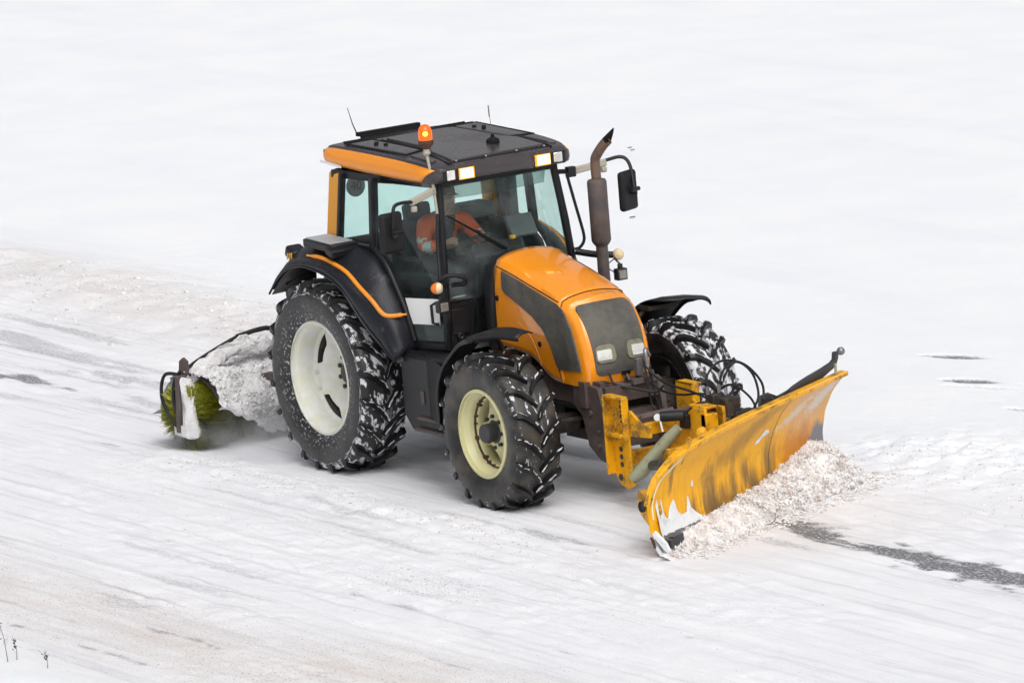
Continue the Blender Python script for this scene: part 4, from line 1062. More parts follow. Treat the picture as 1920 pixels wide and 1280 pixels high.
for s in (-1, 1):
    o_ = len(pts); sh = (.48, s * .19, 2.09); el = (.60, s * .29, 1.90); wr = (.80, s * .17, 1.95); pm = (.87, s * .155, 1.975)
    pts += [sh, el, wr, pm]; ed += [(3, o_), (o_, o_ + 1), (o_ + 1, o_ + 2), (o_ + 2, o_ + 3)]; rad += [.065, .045, .03, (.035, .022)]
    for i, (dx, dz, L) in enumerate(((.02, .02, .05), (.03, .012, .06), (.032, -.002, .06), (.028, -.016, .045))):
        a = len(pts); pts += [(pm[0] + dx, s * (.155 + (i - 1.5) * .004), pm[2] + dz), (pm[0] + dx + L * .5, s * (.150), pm[2] + dz - .012), (pm[0] + dx + L * .45, s * .135, pm[2] + dz - .035)]
        ed += [(o_ + 3, a), (a, a + 1), (a + 1, a + 2)]; rad += [.010, .009, .008]
    a = len(pts); pts += [(pm[0], s * .13, pm[2] + .015), (pm[0] + .035, s * .12, pm[2] + .01)]; ed += [(o_ + 3, a), (a, a + 1)]; rad += [.012, .010]
    a = len(pts); pts += [(.40, s * .10, 1.70), (.82, s * .15, 1.72), (.92, s * .14, 1.32), (1.06, s * .14, 1.25)]; ed += [(0, a), (a, a + 1), (a + 1, a + 2), (a + 2, a + 3)]; rad += [.095, .065, .045, .04]
body = skin_mesh('body', pts, ed, rad)
bm = bmesh.new(); bm.from_mesh(body)
for c_, r_, sc_ in (((.545, 0, 2.30), .105, (.95, .78, 1.15)), ((.645, 0, 2.295), .02, (1, .8, 1.3)), ((.54, -.085, 2.29), .025, (.6, .4, 1)), ((.54, .085, 2.29), .025, (.6, .4, 1)), ((.615, 0, 2.245), .04, (1, 1, .6)), ((.635, -.03, 2.322), .010, (1, 1, 1)), ((.635, .03, 2.322), .010, (1, 1, 1))):
    bmesh.ops.create_uvsphere(bm, u_segments=16, v_segments=12, radius=r_, matrix=Matrix.Translation(c_) @ Matrix.Diagonal((*sc_, 1)))
bm.to_mesh(body); bm.free(); from_mesh(body, 'body', [M['skin']], D)
# jacket
pts = [J['wai'], J['che'], (.47, 0, 2.11), (.485, 0, 2.15)]; ed = [(0, 1), (1, 2), (2, 3)]; rad = [(.17, .15), (.175, .145), (.13, .10), .075]
for s in (-1, 1):
    a = len(pts); pts += [(.48, s * .19, 2.09), (.60, s * .295, 1.90), (.765, s * .19, 1.94)]; ed += [(2, a), (a, a + 1), (a + 1, a + 2)]; rad += [.088, .066, .05]
jk = skin_mesh('jacket', pts, ed, rad)
from_mesh(jk, 'jacket', [M['hivis'], M['navy'], M['reflect']], D)
for p in jk.polygons:
    c = p.center + ORG[D.name]
    if abs(c.y) < .075 and p.normal.x > .2 and c.z < 2.16: p.material_index = 1
    if .175 < abs(c.y) and .64 < c.x < .70: p.material_index = 2
    if abs(c.y) > .25 and 1.955 < c.z < 1.99 and c.x < .62: p.material_index = 2
# trousers with bands
pts = [(.34, 0, 1.73)]; ed = []; rad = [.155]
for s in (-1, 1):
    a = len(pts); pts += [(.42, s * .10, 1.70), (.82, s * .15, 1.72), (.92, s * .14, 1.34)]; ed += [(0, a), (a, a + 1), (a + 1, a + 2)]; rad += [.11, .085, .068]
tr = skin_mesh('trousers', pts, ed, rad); from_mesh(tr, 'trousers', [M['navy'], M['reflect'], M['hivis']], D)
for p in tr.polygons:
    c = p.center + ORG[D.name]
    if c.x > .8:
        if 1.42 < c.z < 1.49: p.material_index = 1
        elif 1.38 < c.z < 1.42: p.material_index = 2
mb = MB(); mb.lathe([(.093, 0), (.095, .04), (.08, .09), (.04, .115), (0, .12)], (.535, 0, 2.325), (.1, 0, 1), n=24); mb.add([(.60, -.07, 2.345), (.72, -.04, 2.335), (.73, 0, 2.34), (.72, .04, 2.335), (.60, .07, 2.345)], [(0, 1, 2, 3, 4)])
mb.build('cap', M['cap'], D)
for s in (-1, 1):
    mb = MB(); mb.box((1.05, s * .14, 1.225), (.27, .10, .075)); mb.build('boot', M['soot'], D, bevel=.03, seg=3)

# ------------------------------------------------------------------ snow plough
PL = empty('snow_plough', (4.6, 0, 0), 'yellow scratched snow plough with curved angled blade hitched to the front of the tractor', 'snow plough')
ANG = math.radians(28); BD = Vector((-math.sin(ANG), math.cos(ANG), 0)); BN = Vector((math.cos(ANG), math.sin(ANG), 0)); P0 = Vector((5.565, -1.305, 0))
PRO = [(0.0, .15), (.12, .03), (.22, 0), (.42, -.01), (.60, .025), (.76, .10), (.88, .20), (.96, .30), (1.02, .36)]
BL = 3.02
def ztop(sx):
    return interp(sx, [(0, .42), (.03, .52), (.10, .62), (.22, .70), (.40, .775), (.62, .825), (.95, .855), (1.4, .88), (2.1, .90), (BL, .925)])
def zbot(sx): return .035
def bp(sx, z, off=0.0):
    o = interp(z, PRO); o2 = (interp(z + .01, PRO) - interp(z - .01, PRO)) / .02
    nn = (BN - Vector((0, 0, 1)) * o2).normalized()
    return P0 + BD * (sx + (.05 * (z / .9) ** 2 if sx > 2.5 else 0) * ((sx - 2.5) / .52 if sx > 2.5 else 0)) + BN * o + Vector((0, 0, z)) + nn * off
mb = MB(); rows = []; nu_, nv_ = 72, 22; uvs = {}
def grid_blade(off): return [[bp(BL * i / nu_, lerp(.10, ztop(BL * i / nu_), j / nv_), off) for j in range(nv_ + 1)] for i in range(nu_ + 1)]
F = grid_blade(0); Bk = grid_blade(-.014)
mb.rings(F, False, False); mb.rings(Bk, False, False)
L0 = F[0] + [g[-1] for g in F[1:]] + F[-1][-2::-1] + [g[0] for g in F[-2:0:-1]]; L1 = Bk[0] + [g[-1] for g in Bk[1:]] + Bk[-1][-2::-1] + [g[0] for g in Bk[-2:0:-1]]
mb.rings([L0, L1], True, False)
# blade paint: uv = (s, z)
k = NT('blade_paint'); v = k.coord()
sep = k.t.nodes.new('ShaderNodeSeparateXYZ'); atn = k.t.nodes.new('ShaderNodeAttribute'); atn.attribute_name = 'sz'; k.l(atn.outputs['Vector'], sep.inputs[0])
su, zv = sep.outputs[0], sep.outputs[1]
big = k.noise(v, 5, 5, .6); fine = k.noise(v, 22, 5, .65); streak = k.noise(k.coord((9, 9, 1.2)), 3, 5, .6); diag = k.noise(k.coord((1.2, 6, 6), 'Object', (0, .5, 0)), 4, 4)
def blob(cs, cz, rx, rz, n_=big, amp=1.2, soft=.35, rot=0.0):
    dx = k.math('SUBTRACT', su, cs); dz = k.math('SUBTRACT', zv, cz)
    if rot:
        c_, s_ = math.cos(rot), math.sin(rot)
        a = k.math('ADD', k.math('MULTIPLY', dx, c_), k.math('MULTIPLY', dz, s_)); b = k.math('SUBTRACT', k.math('MULTIPLY', dz, c_), k.math('MULTIPLY', dx, s_)); dx, dz = a, b
    dx = k.math('DIVIDE', dx, rx); dz = k.math('DIVIDE', dz, rz)
    d = k.math('SQRT', k.math('ADD', k.math('MULTIPLY', dx, dx), k.math('MULTIPLY', dz, dz)))
    d = k.math('ADD', d, k.math('MULTIPLY', k.math('SUBTRACT', n_, .5), -amp * 2))
    return k.math('SUBTRACT', 1.0, k.ramp(d, 1 - soft, 1 + soft))
c = k.mix(k.ramp(streak, .40, .80), (.88, .43, .0), (.74, .33, .0))
c = k.mix(k.math('MULTIPLY', k.ramp(zv, .60, .95), .35), c, (.86, .46, .08))
c = k.mix(k.math('MULTIPLY', blob(2.72, .70, .40, .26, big, .5, .5), .8), c, (.72, .42, .20))
c = k.mix(k.math('MULTIPLY', blob(2.60, .36, .34, .19, big, .8, .5), .6), c, (.42, .095, .02))
c = k.mix(k.math('MULTIPLY', blob(1.55, .66, .55, .09, big, 1.0, .6, .35), .55), c, (.22, .11, .03))
mixn = k.math('ADD', k.math('MULTIPLY', streak, .5), k.math('MULTIPLY', big, .5))
for a in ((1.02, .20, .13, .27), (1.22, .15, .42, .14), (.72, .22, .05, .14), (1.42, .30, .05, .2), (1.75, .22, .10, .16), (.35, .6, .03, .12), (1.95, .10, .35, .13), (2.05, .3, .09, .3), (1.62, .36, .06, .12)):
    c = k.mix(k.math('MULTIPLY', blob(*a, mixn, 1.5, .75), .72), c, (.11, .065, .03))
c = k.mix(k.math('MULTIPLY', k.ramp(fine, .60, .74), .40), c, (.25, .13, .03))
c = k.mix(k.math('MULTIPLY', blob(2.84, .76, .20, .07, fine, 1.2, .3, .5), .85), c, (.68, .62, .56))
c = k.mix(k.math('MULTIPLY', blob(2.42, .70, .26, .045, fine, 1.9, .3, .35), .8), c, (.72, .62, .5))
c = k.mix(blob(2.93, .34, .20, .17, big, .7, .25, .9), c, (.20, .195, .21))
c = k.mix(blob(.20, .26, .07, .07, fine, .7, .3), c, (.75, .13, .01))
ln = k.math('ABSOLUTE', k.math('SUBTRACT', k.math('SUBTRACT', su, 2.02), k.math('MULTIPLY', k.math('MULTIPLY', zv, zv), .22)))
c = k.mix(k.math('MULTIPLY', k.math('SUBTRACT', 1, k.ramp(ln, .004, .012)), .9), c, (.05, .035, .02))
k.base(c); k.set(Roughness=k.math('ADD', .30, k.math('MULTIPLY', fine, .3))); k.b.inputs['Coat Weight'].default_value = .08; k.b.inputs['Specular IOR Level'].default_value = .3; k.bump(fine, .25, .006)
M['blade'] = k.mat
blade = mb.build('blade', M['blade'], PL, ang=45)
bm_ = blade.data; at = bm_.attributes.new('sz', 'FLOAT_VECTOR', 'POINT')
for i, vv in enumerate(bm_.vertices):
    p = vv.co + ORG[PL.name] - P0; at.data[i].vector = (p.dot(BD), p.z, 0)
# top roll and rim
mb = MB(); edge = [bp(BL * i / 60, ztop(BL * i / 60), 0) + Vector((-.008, 0, .0)) for i in range(61)]
rsq = []
for i, p in enumerate(edge):
    t = edge[min(i + 1, 60)] - edge[max(i - 1, 0)]; t.normalize(); up_ = (Vector((0, 0, 1)) - t * t.z).normalized(); sd_ = t.cross(up_)
    a = min(1, i / 8)
    back_ = -BN * lerp(.03, .075, a)
    rsq.append([p + up_ * .004 + BN * .006, p - up_ * .030 + BN * .004, p - up_ * .03 + back_, p + up_ * .012 + back_])
mb.rings(rsq, True, True); mb.build('top_edge', M['ploughy'], PL, bevel=.004)
# cutting edge
mb = MB(); mb.rings([[bp(x, .02, .012), bp(x, .15, .012), bp(x, .15, -.018), bp(x, .02, -.018)] for x in [BL * i / 20 for i in range(21)]], True, True)
mb.build('cutting_edge', M['steel'], PL)
mb = MB(); q0 = P0 + BN * .15; V3 = lambda n_, z: q0 + BN * n_ + Vector((0, 0, z))
mb.prism([V3(.0, .0), V3(.02, .03), V3(-.02, .12), V3(-.12, .22), V3(-.165, .17), V3(-.12, .06), V3(-.09, .01)], BD * .03); ck = mb.build('end_shoe', M['snowstuck'], PL, bevel=.006)
mb = MB(); mb.prism([V3(-.165, .165), V3(-.13, .075), V3(-.115, .08), V3(-.12, .12), V3(-.145, .17)], -BD * .008); mb.build('shoe_edge', M['rust'], PL)
mb = MB(); mb.box(bp(.22, .07, .035), (.05, .16, .10), Matrix.Rotation(ANG, 3, 'Z')); mb.box(bp(.09, .05, .035), (.04, .05, .12), Matrix.Rotation(ANG, 3, 'Z')); mb.build('wear_shoe', M['hub'], PL, bevel=.006)
# near-edge stripe and weld line
mb = MB(); mb.tube([bp(x, z, .003) for x, z in ((.055, .30), (.06, .42), (.09, .52), (.17, .605), (.30, .675), (.44, .735), (.46, .755))], .0055, 6, smooth=4); mb.build('edge_line', M['white'], PL)
# snow stuck on the face
def stuck(outline_top, s0, s1, zb, nm='stuck_snow', off=.012, n=60):
    mb = MB(); rows = []
    for i in range(n + 1):
        x = lerp(s0, s1, i / n); t = interp(x, outline_top); t = max(t, zb(x) + .002) if callable(zb) else max(t, zb + .002); b = zb(x) if callable(zb) else zb
        rows.append([bp(x, lerp(b, t, j / 4), off if 0 < j < 4 else .003) + BN * (.006 * mnoise.noise(Vector((x * 14, j, 0)))) for j in range(5)])
    mb.rings(rows, False, False); return mb.build(nm, M['snowstuck'], PL, ang=80)
stuck([(.10, .10), (.115, .42), (.135, .47), (.15, .40), (.155, .24), (.175, .30), (.19, .45), (.21, .44), (.225, .33), (.26, .27), (.29, .26), (.34, .35), (.40, .40), (.43, .36), (.46, .28), (.52, .245), (.60, .25), (.63, .38), (.66, .36), (.68, .27), (.75, .22), (.85, .15), (.95, .08)], .10, .95, .05)
stuck([(1.78, .56), (1.80, .585), (1.86, .61), (1.93, .66), (1.98, .65), (2.0, .63)], 1.78, 2.0, lambda x: interp(x, [(1.78, .555), (1.84, .56), (1.9, .60), (1.96, .60), (2.0, .63)]), n=20)
stuck([(.70, .44), (.715, .50), (.735, .45)], .70, .735, .43, n=6)
# blade back ribs and frame
mb = MB()
for sx in (.28, 1.0, 1.7, 2.4, 2.9):
    zt_ = ztop(sx) - .05
    mb.prism([bp(sx, .1, -.02)] + [bp(sx, .1 + (zt_ - .1) * i / 6, -.02) for i in range(1, 7)] + [bp(sx, zt_, -.02) - BN * .05, bp(sx, .3, -.02) - BN * .12, bp(sx, .12, -.02) - BN * .10], BD * .02)
mb.beam(bp(.3, .22, -.07), bp(2.8, .22, -.07), .08, .10); mb.beam(bp(.3, .58, -.06), bp(2.8, .58, -.06), .06, .08)
mb.build('back_frame', M['ploughy'], PL)
mb = MB(); ce = bp(.20, .34, 0) - BN * .16
mb.prism([ce + Vector(q_) for q_ in ((-.05, -.02, .16), (.13, -.02, .17), (.17, -.02, .0), (.12, -.02, -.14), (.03, -.02, -.08), (-.06, -.02, .0))], (0, .09, 0)); pin = mb.build('side_lug', M['ploughy'], PL, bevel=.008)
mb = MB(); mb.lathe([(.045, -.045), (.045, -.03), (0, -.028)], ce + Vector((.03, -.0, .04)), (0, 1, 0), n=18); mb.build('pin', M['hub'], pin)
# hitch frame
mb = MB()
for s in (-1, 1):
    y0 = s * .33
    mb.box((3.66, y0 + s * .0, .62), (.26, .02, .68)); mb.box((3.54, y0 + s * .04, .62), (.02, .10, .68)); mb.box((3.785, y0 + s * .03, .77), (.018, .06, .36))
    mb.box((3.66, y0 + s * .04, .95), (.26, .10, .02)); mb.box((3.66, y0 + s * .045, .63), (.24, .09, .03))
    mb.prism([(3.53, y0, .30), (3.79, y0, .30), (3.86, y0, .22), (3.72, y0, .16), (3.62, y0, .20)], (0, s * .02, 0))
    mb.prism([(3.80, y0, .84), (3.98, y0, .74), (4.10, y0, .74), (4.10, y0, .64), (3.80, y0, .62)], (0, -s * .03, 0))
mb.box((3.62, 0, .40), (.10, .66, .12)); mb.box((3.98, 0, .70), (.06, .62, .10))
hf = mb.build('hitch_frame', M['ploughy'], PL, bevel=.005)
mb = MB()
for s in (-1, 1):
    for i in range(3): mb.lathe([(.022, s * .008), (.022, s * .014), (0, s * .014)], (3.66, s * .335, .50 - i * .065), n=14)
    for i, z in enumerate((.905, .865, .825, .785, .74)): mb.lathe([(.010 + .006 * (i % 2), s * .008), (.010 + .006 * (i % 2), s * .015), (0, s * .015)], (3.70, s * .335, z), n=12)
    mb.lathe([(.03, s * .008), (.03, s * .02), (0, s * .02)], (3.64, s * .335, .26), n=14)
split_build(mb, 'bolt_hole', M['hub'], hf, pad=0)
mb = MB()
mb.prism([(3.55, .02, .40), (3.75, .02, .40), (4.15, .02, .80), (4.25, .02, .86), (4.42, .02, .86), (4.44, .02, .55), (4.25, .02, .30), (3.8, .02, .24)], (0, .03, 0))
mb.prism([(3.55, .20, .40), (3.75, .20, .40), (4.15, .20, .80), (4.25, .20, .86), (4.42, .20, .86), (4.44, .20, .55), (4.25, .20, .30), (3.8, .20, .24)], (0, .03, 0))
mb.box((4.28, .10, .865), (.24, .13, .025)); mb.box((4.40, .08, .62), (.08, .12, .40)); mb.box((4.1, .12, .34), (.5, .30, .10))
mb.beam((4.30, .1, .32), bp(.45, .26, -.10), .08, .09); mb.beam((4.30, .15, .32), bp(2.2, .26, -.10), .08, .09)
mb.beam((4.42, .1, .34), bp(1.2, .3, -.1), .2, .10); mb.beam((4.2, .25, .70), bp(2.1, .60, -.08), .06, .07)
mb.beam((4.2, -.25, .50), (4.2, .4, .50), .08, .10)
mb.build('swivel_frame', M['ploughy'], PL, bevel=.006)
mb = MB(); mb.tube([(3.98, -.46, .30), (4.03, -.40, .36), (4.20, -.20, .64), (4.26, -.14, .72)], [.045, .062, .05, .04], 10); mb.build('lift_arm', M['rod'], PL)
mb = MB(); mb.tube([(4.15, -.35, .42), (4.62, -.55, .52)], .045, 12); mb.tube([(4.62, -.55, .52), (4.95, -.66, .60)], .024, 10); mb.tube([(4.30, .25, .55), (4.38, .66, .60)], .045, 12); split_build(mb, 'angle_cylinder', M['hub'], PL)
mb = MB(); mb.tube([(3.84, -.32, .78), (3.98, .0, .82)], .022, 8); mb.tube([(3.98, -.33, .80), (4.0, .3, .80)], .020, 8); split_build(mb, 'top_link', M['brownsteel'], PL, pad=0)
mb = MB(); mb.ball((4.42, -.02, .665), .055, (1, 1, 1.15), n=16); mb.tube([(4.42, -.02, .60), (4.42, -.02, .54)], .03, 10); mb.build('accumulator', M['ploughy'], PL)
mb = MB(); mb.tube([(4.08, -.20, .80), (4.20, -.04, .80)], .045, 12); mb.box((4.15, .05, .74), (.10, .16, .12)); mb.build('motor', M['black'], PL, bevel=.006)
mb = MB(); mb.lathe([(.03, 0), (.03, .012), (0, .012)], (4.08, -.225, .80), (.7, -.7, 0), n=16); mb.tube([(4.10, -.215, .77), (4.12, -.21, .68)], .008, 6); mb.build('white_cap', M['white'], PL)
mb = MB(); mb.box((4.36, .30, .84), (.16, .14, .16)); mb.box((4.30, .22, .90), (.08, .10, .10)); mb.box((4.42, .40, .74), (.10, .20, .12)); mb.build('valve_block', M['chassis'], PL, bevel=.01)
mb = MB(); mb.tube([(4.28, .16, .95), (4.28, .16, 1.02)], .016, 8); mb.tube([(4.33, .24, .96), (4.33, .24, 1.03)], .016, 8); split_build(mb, 'coupling', M['steel'], PL, pad=0)
mb = MB()
H3 = [
    [(4.28, .16, 1.0), (4.27, .18, 1.12), (4.24, .34, 1.20), (4.24, .56, 1.14), (4.28, .70, .96), (4.32, .66, .80), (4.38, .50, .74)],
    [(4.33, .24, 1.0), (4.33, .30, 1.14), (4.30, .46, 1.18), (4.30, .60, 1.06), (4.34, .62, .88), (4.40, .52, .78)],
    [(3.42, .10, 1.12), (3.55, .13, 1.02), (3.75, .13, .98), (4.0, .18, .94), (4.28, .26, .86)],
    [(3.42, .14, 1.08), (3.5, .16, .92), (3.75, .22, .88), (4.0, .30, .90), (4.34, .38, .84)],
    [(3.24, -.14, 1.06), (3.32, -.14, .98), (3.45, .0, .93), (3.55, .12, .90), (3.6, .16, .95)],
    [(3.42, .10, 1.15), (3.46, .10, .9), (3.50, .11, .75), (3.7, .05, .70)],
    [(3.44, .14, 1.12), (3.48, .15, .85), (3.55, .18, .70), (3.8, .14, .70)],
    [(4.15, .0, .80), (4.22, .10, .88), (4.28, .2, .86), (4.35, .16, .74), (4.3, .02, .68)],
    [(4.1, .3, .9), (4.3, .38, 1.0), (4.45, .46, .9), (4.5, .5, .76)],
]
for i, h in enumerate(H3):
    MB().tube(h, .0105, 8, smooth=6).build('hydraulic_hose', M['rubber'], PL)
mb = MB(); mb.tube([(3.44, .12, 1.10), (3.42, .12, 1.22), (3.40, .14, 1.24), (3.38, .18, 1.18)], .018, 8, smooth=4); mb.box((3.36, .08, 1.10), (.05, .06, .14)); mb.build('hose_coupler', M['steel'], PL, bevel=.004)
# folded marker arm behind the blade
mk = MB()
def mp(sx, z, o=0): return P0 + BD * sx + BN * (.08 + o) + Vector((0, 0, z))
mk.prism([mp(1.80, .83), mp(1.84, .962), mp(1.98, .962), mp(2.13, .905), mp(2.30, .86), mp(2.30, .82)], -BN * .02)
for a, b in ((1.88, .93), (2.03, .90)): mk.lathe([(.014, 0), (.014, .012), (0, .014)], mp(a, b, .002), BN, n=10)
mk.beam(mp(2.0, .86, -.02), mp(2.42, .885, -.02), .03, .05)
mk.build('marker_bracket', M['hub'], PL, bevel=.004)
mk = MB(); rs = []
for sx, z, h in ((2.26, .875, .10), (2.34, .88, .125), (2.50, .905, .115), (2.66, .925, .105), (2.84, .955, .07), (3.03, .985, .05), (3.085, 1.005, .05), (3.105, 1.03, .05), (3.12, 1.085, .048)):
    up_ = Vector((0, 0, 1)) if sx < 3.09 else BD * -1
    rs.append([mp(sx, z, .04) + up_ * h / 2 - BN * .02, mp(sx, z, .04) + up_ * h / 2 + BN * .02, mp(sx, z, .04) - up_ * h / 2 + BN * .02, mp(sx, z, .04) - up_ * h / 2 - BN * .02])
mk.rings(rs, True, True); mk.tube([mp(2.28, .86, .06), mp(2.42, .87, .06)], .02, 8); ma = mk.build('marker_arm', M['hub'], PL, bevel=.006)
mk = MB(); mk.ball(mp(3.20, 1.075, .05), .036, n=14); mk.tube([mp(3.12, 1.065, .04), mp(3.19, 1.075, .05)], .014, 8); mk.build('knob', M['steel'], ma)
mk = MB(); mk.tube([bp(2.86, ztop(2.86), -.03), bp(2.86, ztop(2.86), -.03) + Vector((0, 0, .085))], .012, 8); mk.build('marker_post', M['rod'], PL)
mk = MB(); mk.beam(bp(.48, .62, -.02), bp(.48, .86, -.04), .03, .035); mk.build('upright', M['ploughy'], PL)

# ------------------------------------------------------------------ heap of snow rolling ahead of the blade
def heap_h(sx): return interp(sx, [(-.1, .03), (.15, .05), (.45, .125), (.8, .15), (1.2, .165), (1.6, .185), (2.0, .225), (2.4, .30), (2.75, .38), (2.95, .33), (3.08, .18), (3.2, .04)])
def heap_w(sx): return interp(sx, [(-.1, .05), (.2, .09), (.6, .13), (1.2, .17), (2.0, .21), (2.8, .27), (3.35, .12)])
def heap_pt(sx, t):
    h, w_ = heap_h(sx), heap_w(sx)
    cs = max(sx, 0); zz = h * (math.cos(t * math.pi / 2) ** .8) if t < 1 else 0
    bo = interp(min(max(zz, .03), .9), PRO)
    return P0 + BD * sx + BN * (lerp(bo * .9 + .0, .15 + w_, t ** 1.1)) + Vector((0, 0, zz))
mb = MB(); nu_, nv_ = 230, 40; rows = []
for i in range(nu_ + 1):
    sx = lerp(-.08, 3.2, i / nu_); row = []
    for j in range(nv_ + 1):
        t = j / nv_; p = heap_pt(sx, t); env = math.sin(math.pi * min(1, t * 1.05 + .06)) ** .5 if t < .9 else .6
        q_ = p * 9; q2 = p * 26; q3 = p * 55
        d = .045 * mnoise.noise(q_) + .030 * abs(mnoise.noise(q2)) + .014 * mnoise.noise(q3)
        dr = (BN * t + Vector((0, 0, 1)) * (1.1 - t)).normalized()
        p = p + dr * d * max(.2, min(1, env)) * min(1, heap_h(sx) * 5)
        if j == nv_: p.z = -.03
        row.append(p)
    rows.append(row)
mb.rings(rows, False, False)
rnd = random.Random(11)
for i in range(9500):
    sx = rnd.uniform(-.02, 3.15) if rnd.random() < .5 else rnd.uniform(1.3, 3.15); t = rnd.random() ** .8; p = heap_pt(sx, min(.98, t)); r_ = rnd.choice((.004, .005, .006, .008, .010, .017)) * rnd.uniform(.7, 1.3) * (1 if sx > 1 else .75) * (rnd.random() ** .5)
    mb.lump(p + Vector((rnd.uniform(-.02, .03), rnd.uniform(-.02, .02), rnd.uniform(-.005, .028))), r_, (rnd.uniform(.5, 1.4), rnd.uniform(.5, 1.2), rnd.uniform(.6, 1.7)), seed=i)
for i in range(700):
    sx = rnd.uniform(0, 3.35); p = P0 + BD * sx + BN * (.15 + heap_w(sx) + abs(rnd.gauss(0, .13))); p.z = .008
    mb.lump(p, rnd.uniform(.006, .018), (1, 1, .6), seed=i + 9000)
hp = mb.build('pushed_snow', M['snowheap'], None, flat=False, ang=70, org=(4.9, .2, 0))
tag(hp, 'heap of crumbly pinkish-white snow rolling along the foot of the yellow plough blade', 'snow', kind='stuff')

# ------------------------------------------------------------------ rotary sweeper behind the tractor
SW = empty('road_sweeper', (-2.1, -.3, 0), 'snow-caked rotary road sweeper with green bristle roller towed behind the tractor', 'road sweeper')
SA = math.radians(14); SD = Vector((-math.sin(SA), math.cos(SA), 0)); SN = Vector((math.cos(SA), math.sin(SA), 0)); Q0 = Vector((-1.90, -1.36, .31))
def sw(a, n_, z): return Q0 + SD * a + SN * n_ * .84 + Vector((0, 0, z * .84))
k = NT('bristles'); v = k.coord((1, 1, 1)); f = k.noise(v, 30, 4, .7); g = k.noise(v, 5, 3)
k.base(k.mix(k.ramp(f, .35, .7), (.13, .14, .008), (.46, .46, .025))); k.set(Roughness=.6); M['brush'] = k.mat
mb = MB(); rnd = random.Random(4)
mb.tube([sw(-.02, 0, 0), sw(2.5, 0, 0)], .12, 16)
for i in range(15000):
    a = (rnd.random() ** 1.5) * 2.55 - .06; th = rnd.uniform(0, 2 * math.pi); R_ = .365 * rnd.uniform(.90, 1.0); dv = Vector((0, 0, 1)) * math.cos(th) + SN * math.sin(th)
    t_ = Vector((0, 0, 1)) * -math.sin(th) + SN * math.cos(th)
    b0 = sw(a, 0, 0) + dv * .10; tip = sw(a + rnd.gauss(0, .03) - (.02 if a < .12 else 0), 0, 0) + dv * R_ * .90 + t_ * rnd.uniform(-.03, .05)
    if tip.z < .0: tip.z = .0
    w_ = SD * .0035 + t_ * .0025
    mid = b0.lerp(tip, .6)
    mb.add([b0 - w_, b0 + w_, mid + w_ * 1.4, tip + w_ * .6, tip - w_ * .6, mid - w_ * 1.4], [(0, 1, 2, 5), (5, 2, 3, 4)])
mb.build('bristle_roller', M['brush'], SW, flat=True)
# hood shell, with snow caked on it
def arc(a, r, th): return sw(a, r * math.sin(th), r * math.cos(th))
mb = MB(); mb.rings([[arc(a, .43, math.radians(d)) for d in range(-80, 66, 8)] for a in (.02, .8, 1.6, 2.5)], False, False); mb.build('sweeper_hood', M['brownsteel'], SW, solid=.01)
mb = MB(); mb.prism([arc(-.03, .45, math.radians(d)) for d in range(-100, 1, 20)] + [sw(-.03, .02, -.1), sw(-.03, -.08, -.16), sw(-.03, -.2, -.1)], -SD * .012); mb.build('end_plate', M['steel'], SW)
mb = MB(); mb.beam(sw(-.06, -.02, .46), sw(-.06, -.07, -.16), .05, .16, up=SD); mb.prism([sw(-.05, -.1, .46), sw(-.05, .04, .46), sw(-.05, .04, .60), sw(-.05, -.02, .64), sw(-.05, -.08, .6)], SD * .03); mb.build('drive_post', M['brownsteel'], SW, bevel=.006)
mb = MB(); mb.prism([sw(-.02, -.30, .12), sw(-.02, -.62, -.02), sw(-.02, -.28, .02)], SD * 1.2); mb.build('rear_flap', M['steel'], SW)
# snow crust: bumpy sheet over hood front with ragged lower edge
mb = MB(); rows = []
NA, NT_ = 90, 46
for i in range(NA + 1):
    a = lerp(-.04, 2.4, i / NA); low = 100 + 26 * mnoise.noise(Vector((a * 2.3, 0, 4))) + 16 * mnoise.noise(Vector((a * 7, 0, 1))) - 22 * max(0, 1 - a / .25) + 10 * math.sin(a * 3)
    row = []
    for j in range(NT_ + 1):
        d = lerp(-35, low, j / NT_); r_ = .47 + .085 * mnoise.noise(Vector((a * 3.2, d * .03, 0))) + .05 * abs(mnoise.noise(Vector((a * 9, d * .09, 2)))) + .03 * mnoise.noise(Vector((a * 16, d * .14, 9))) + .015 * mnoise.noise(Vector((a * 25, d * .25, 5)))
        r_ += .06 * max(0, math.sin(math.radians(d))) + (.05 if 20 < d < 40 else 0) * .5
        if j in (0, NT_): r_ -= .05
        row.append(arc(a, r_, math.radians(d)))
    rows.append(row)
mb.rings(rows, False, False)
for i in range(3800):
    ii = rnd.randint(0, NA - 1); jj = rnd.randint(2, NT_ - 1); p = rows[ii][jj].lerp(rows[ii + 1][jj], rnd.random())
    mb.lump(p + Vector((rnd.gauss(0, .006), rnd.gauss(0, .006), rnd.gauss(0, .006))), rnd.choice((.005, .007, .010, .016)), seed=i)
mb.build('snow_crust', M['snowdirty'], SW, solid=0, ang=70)
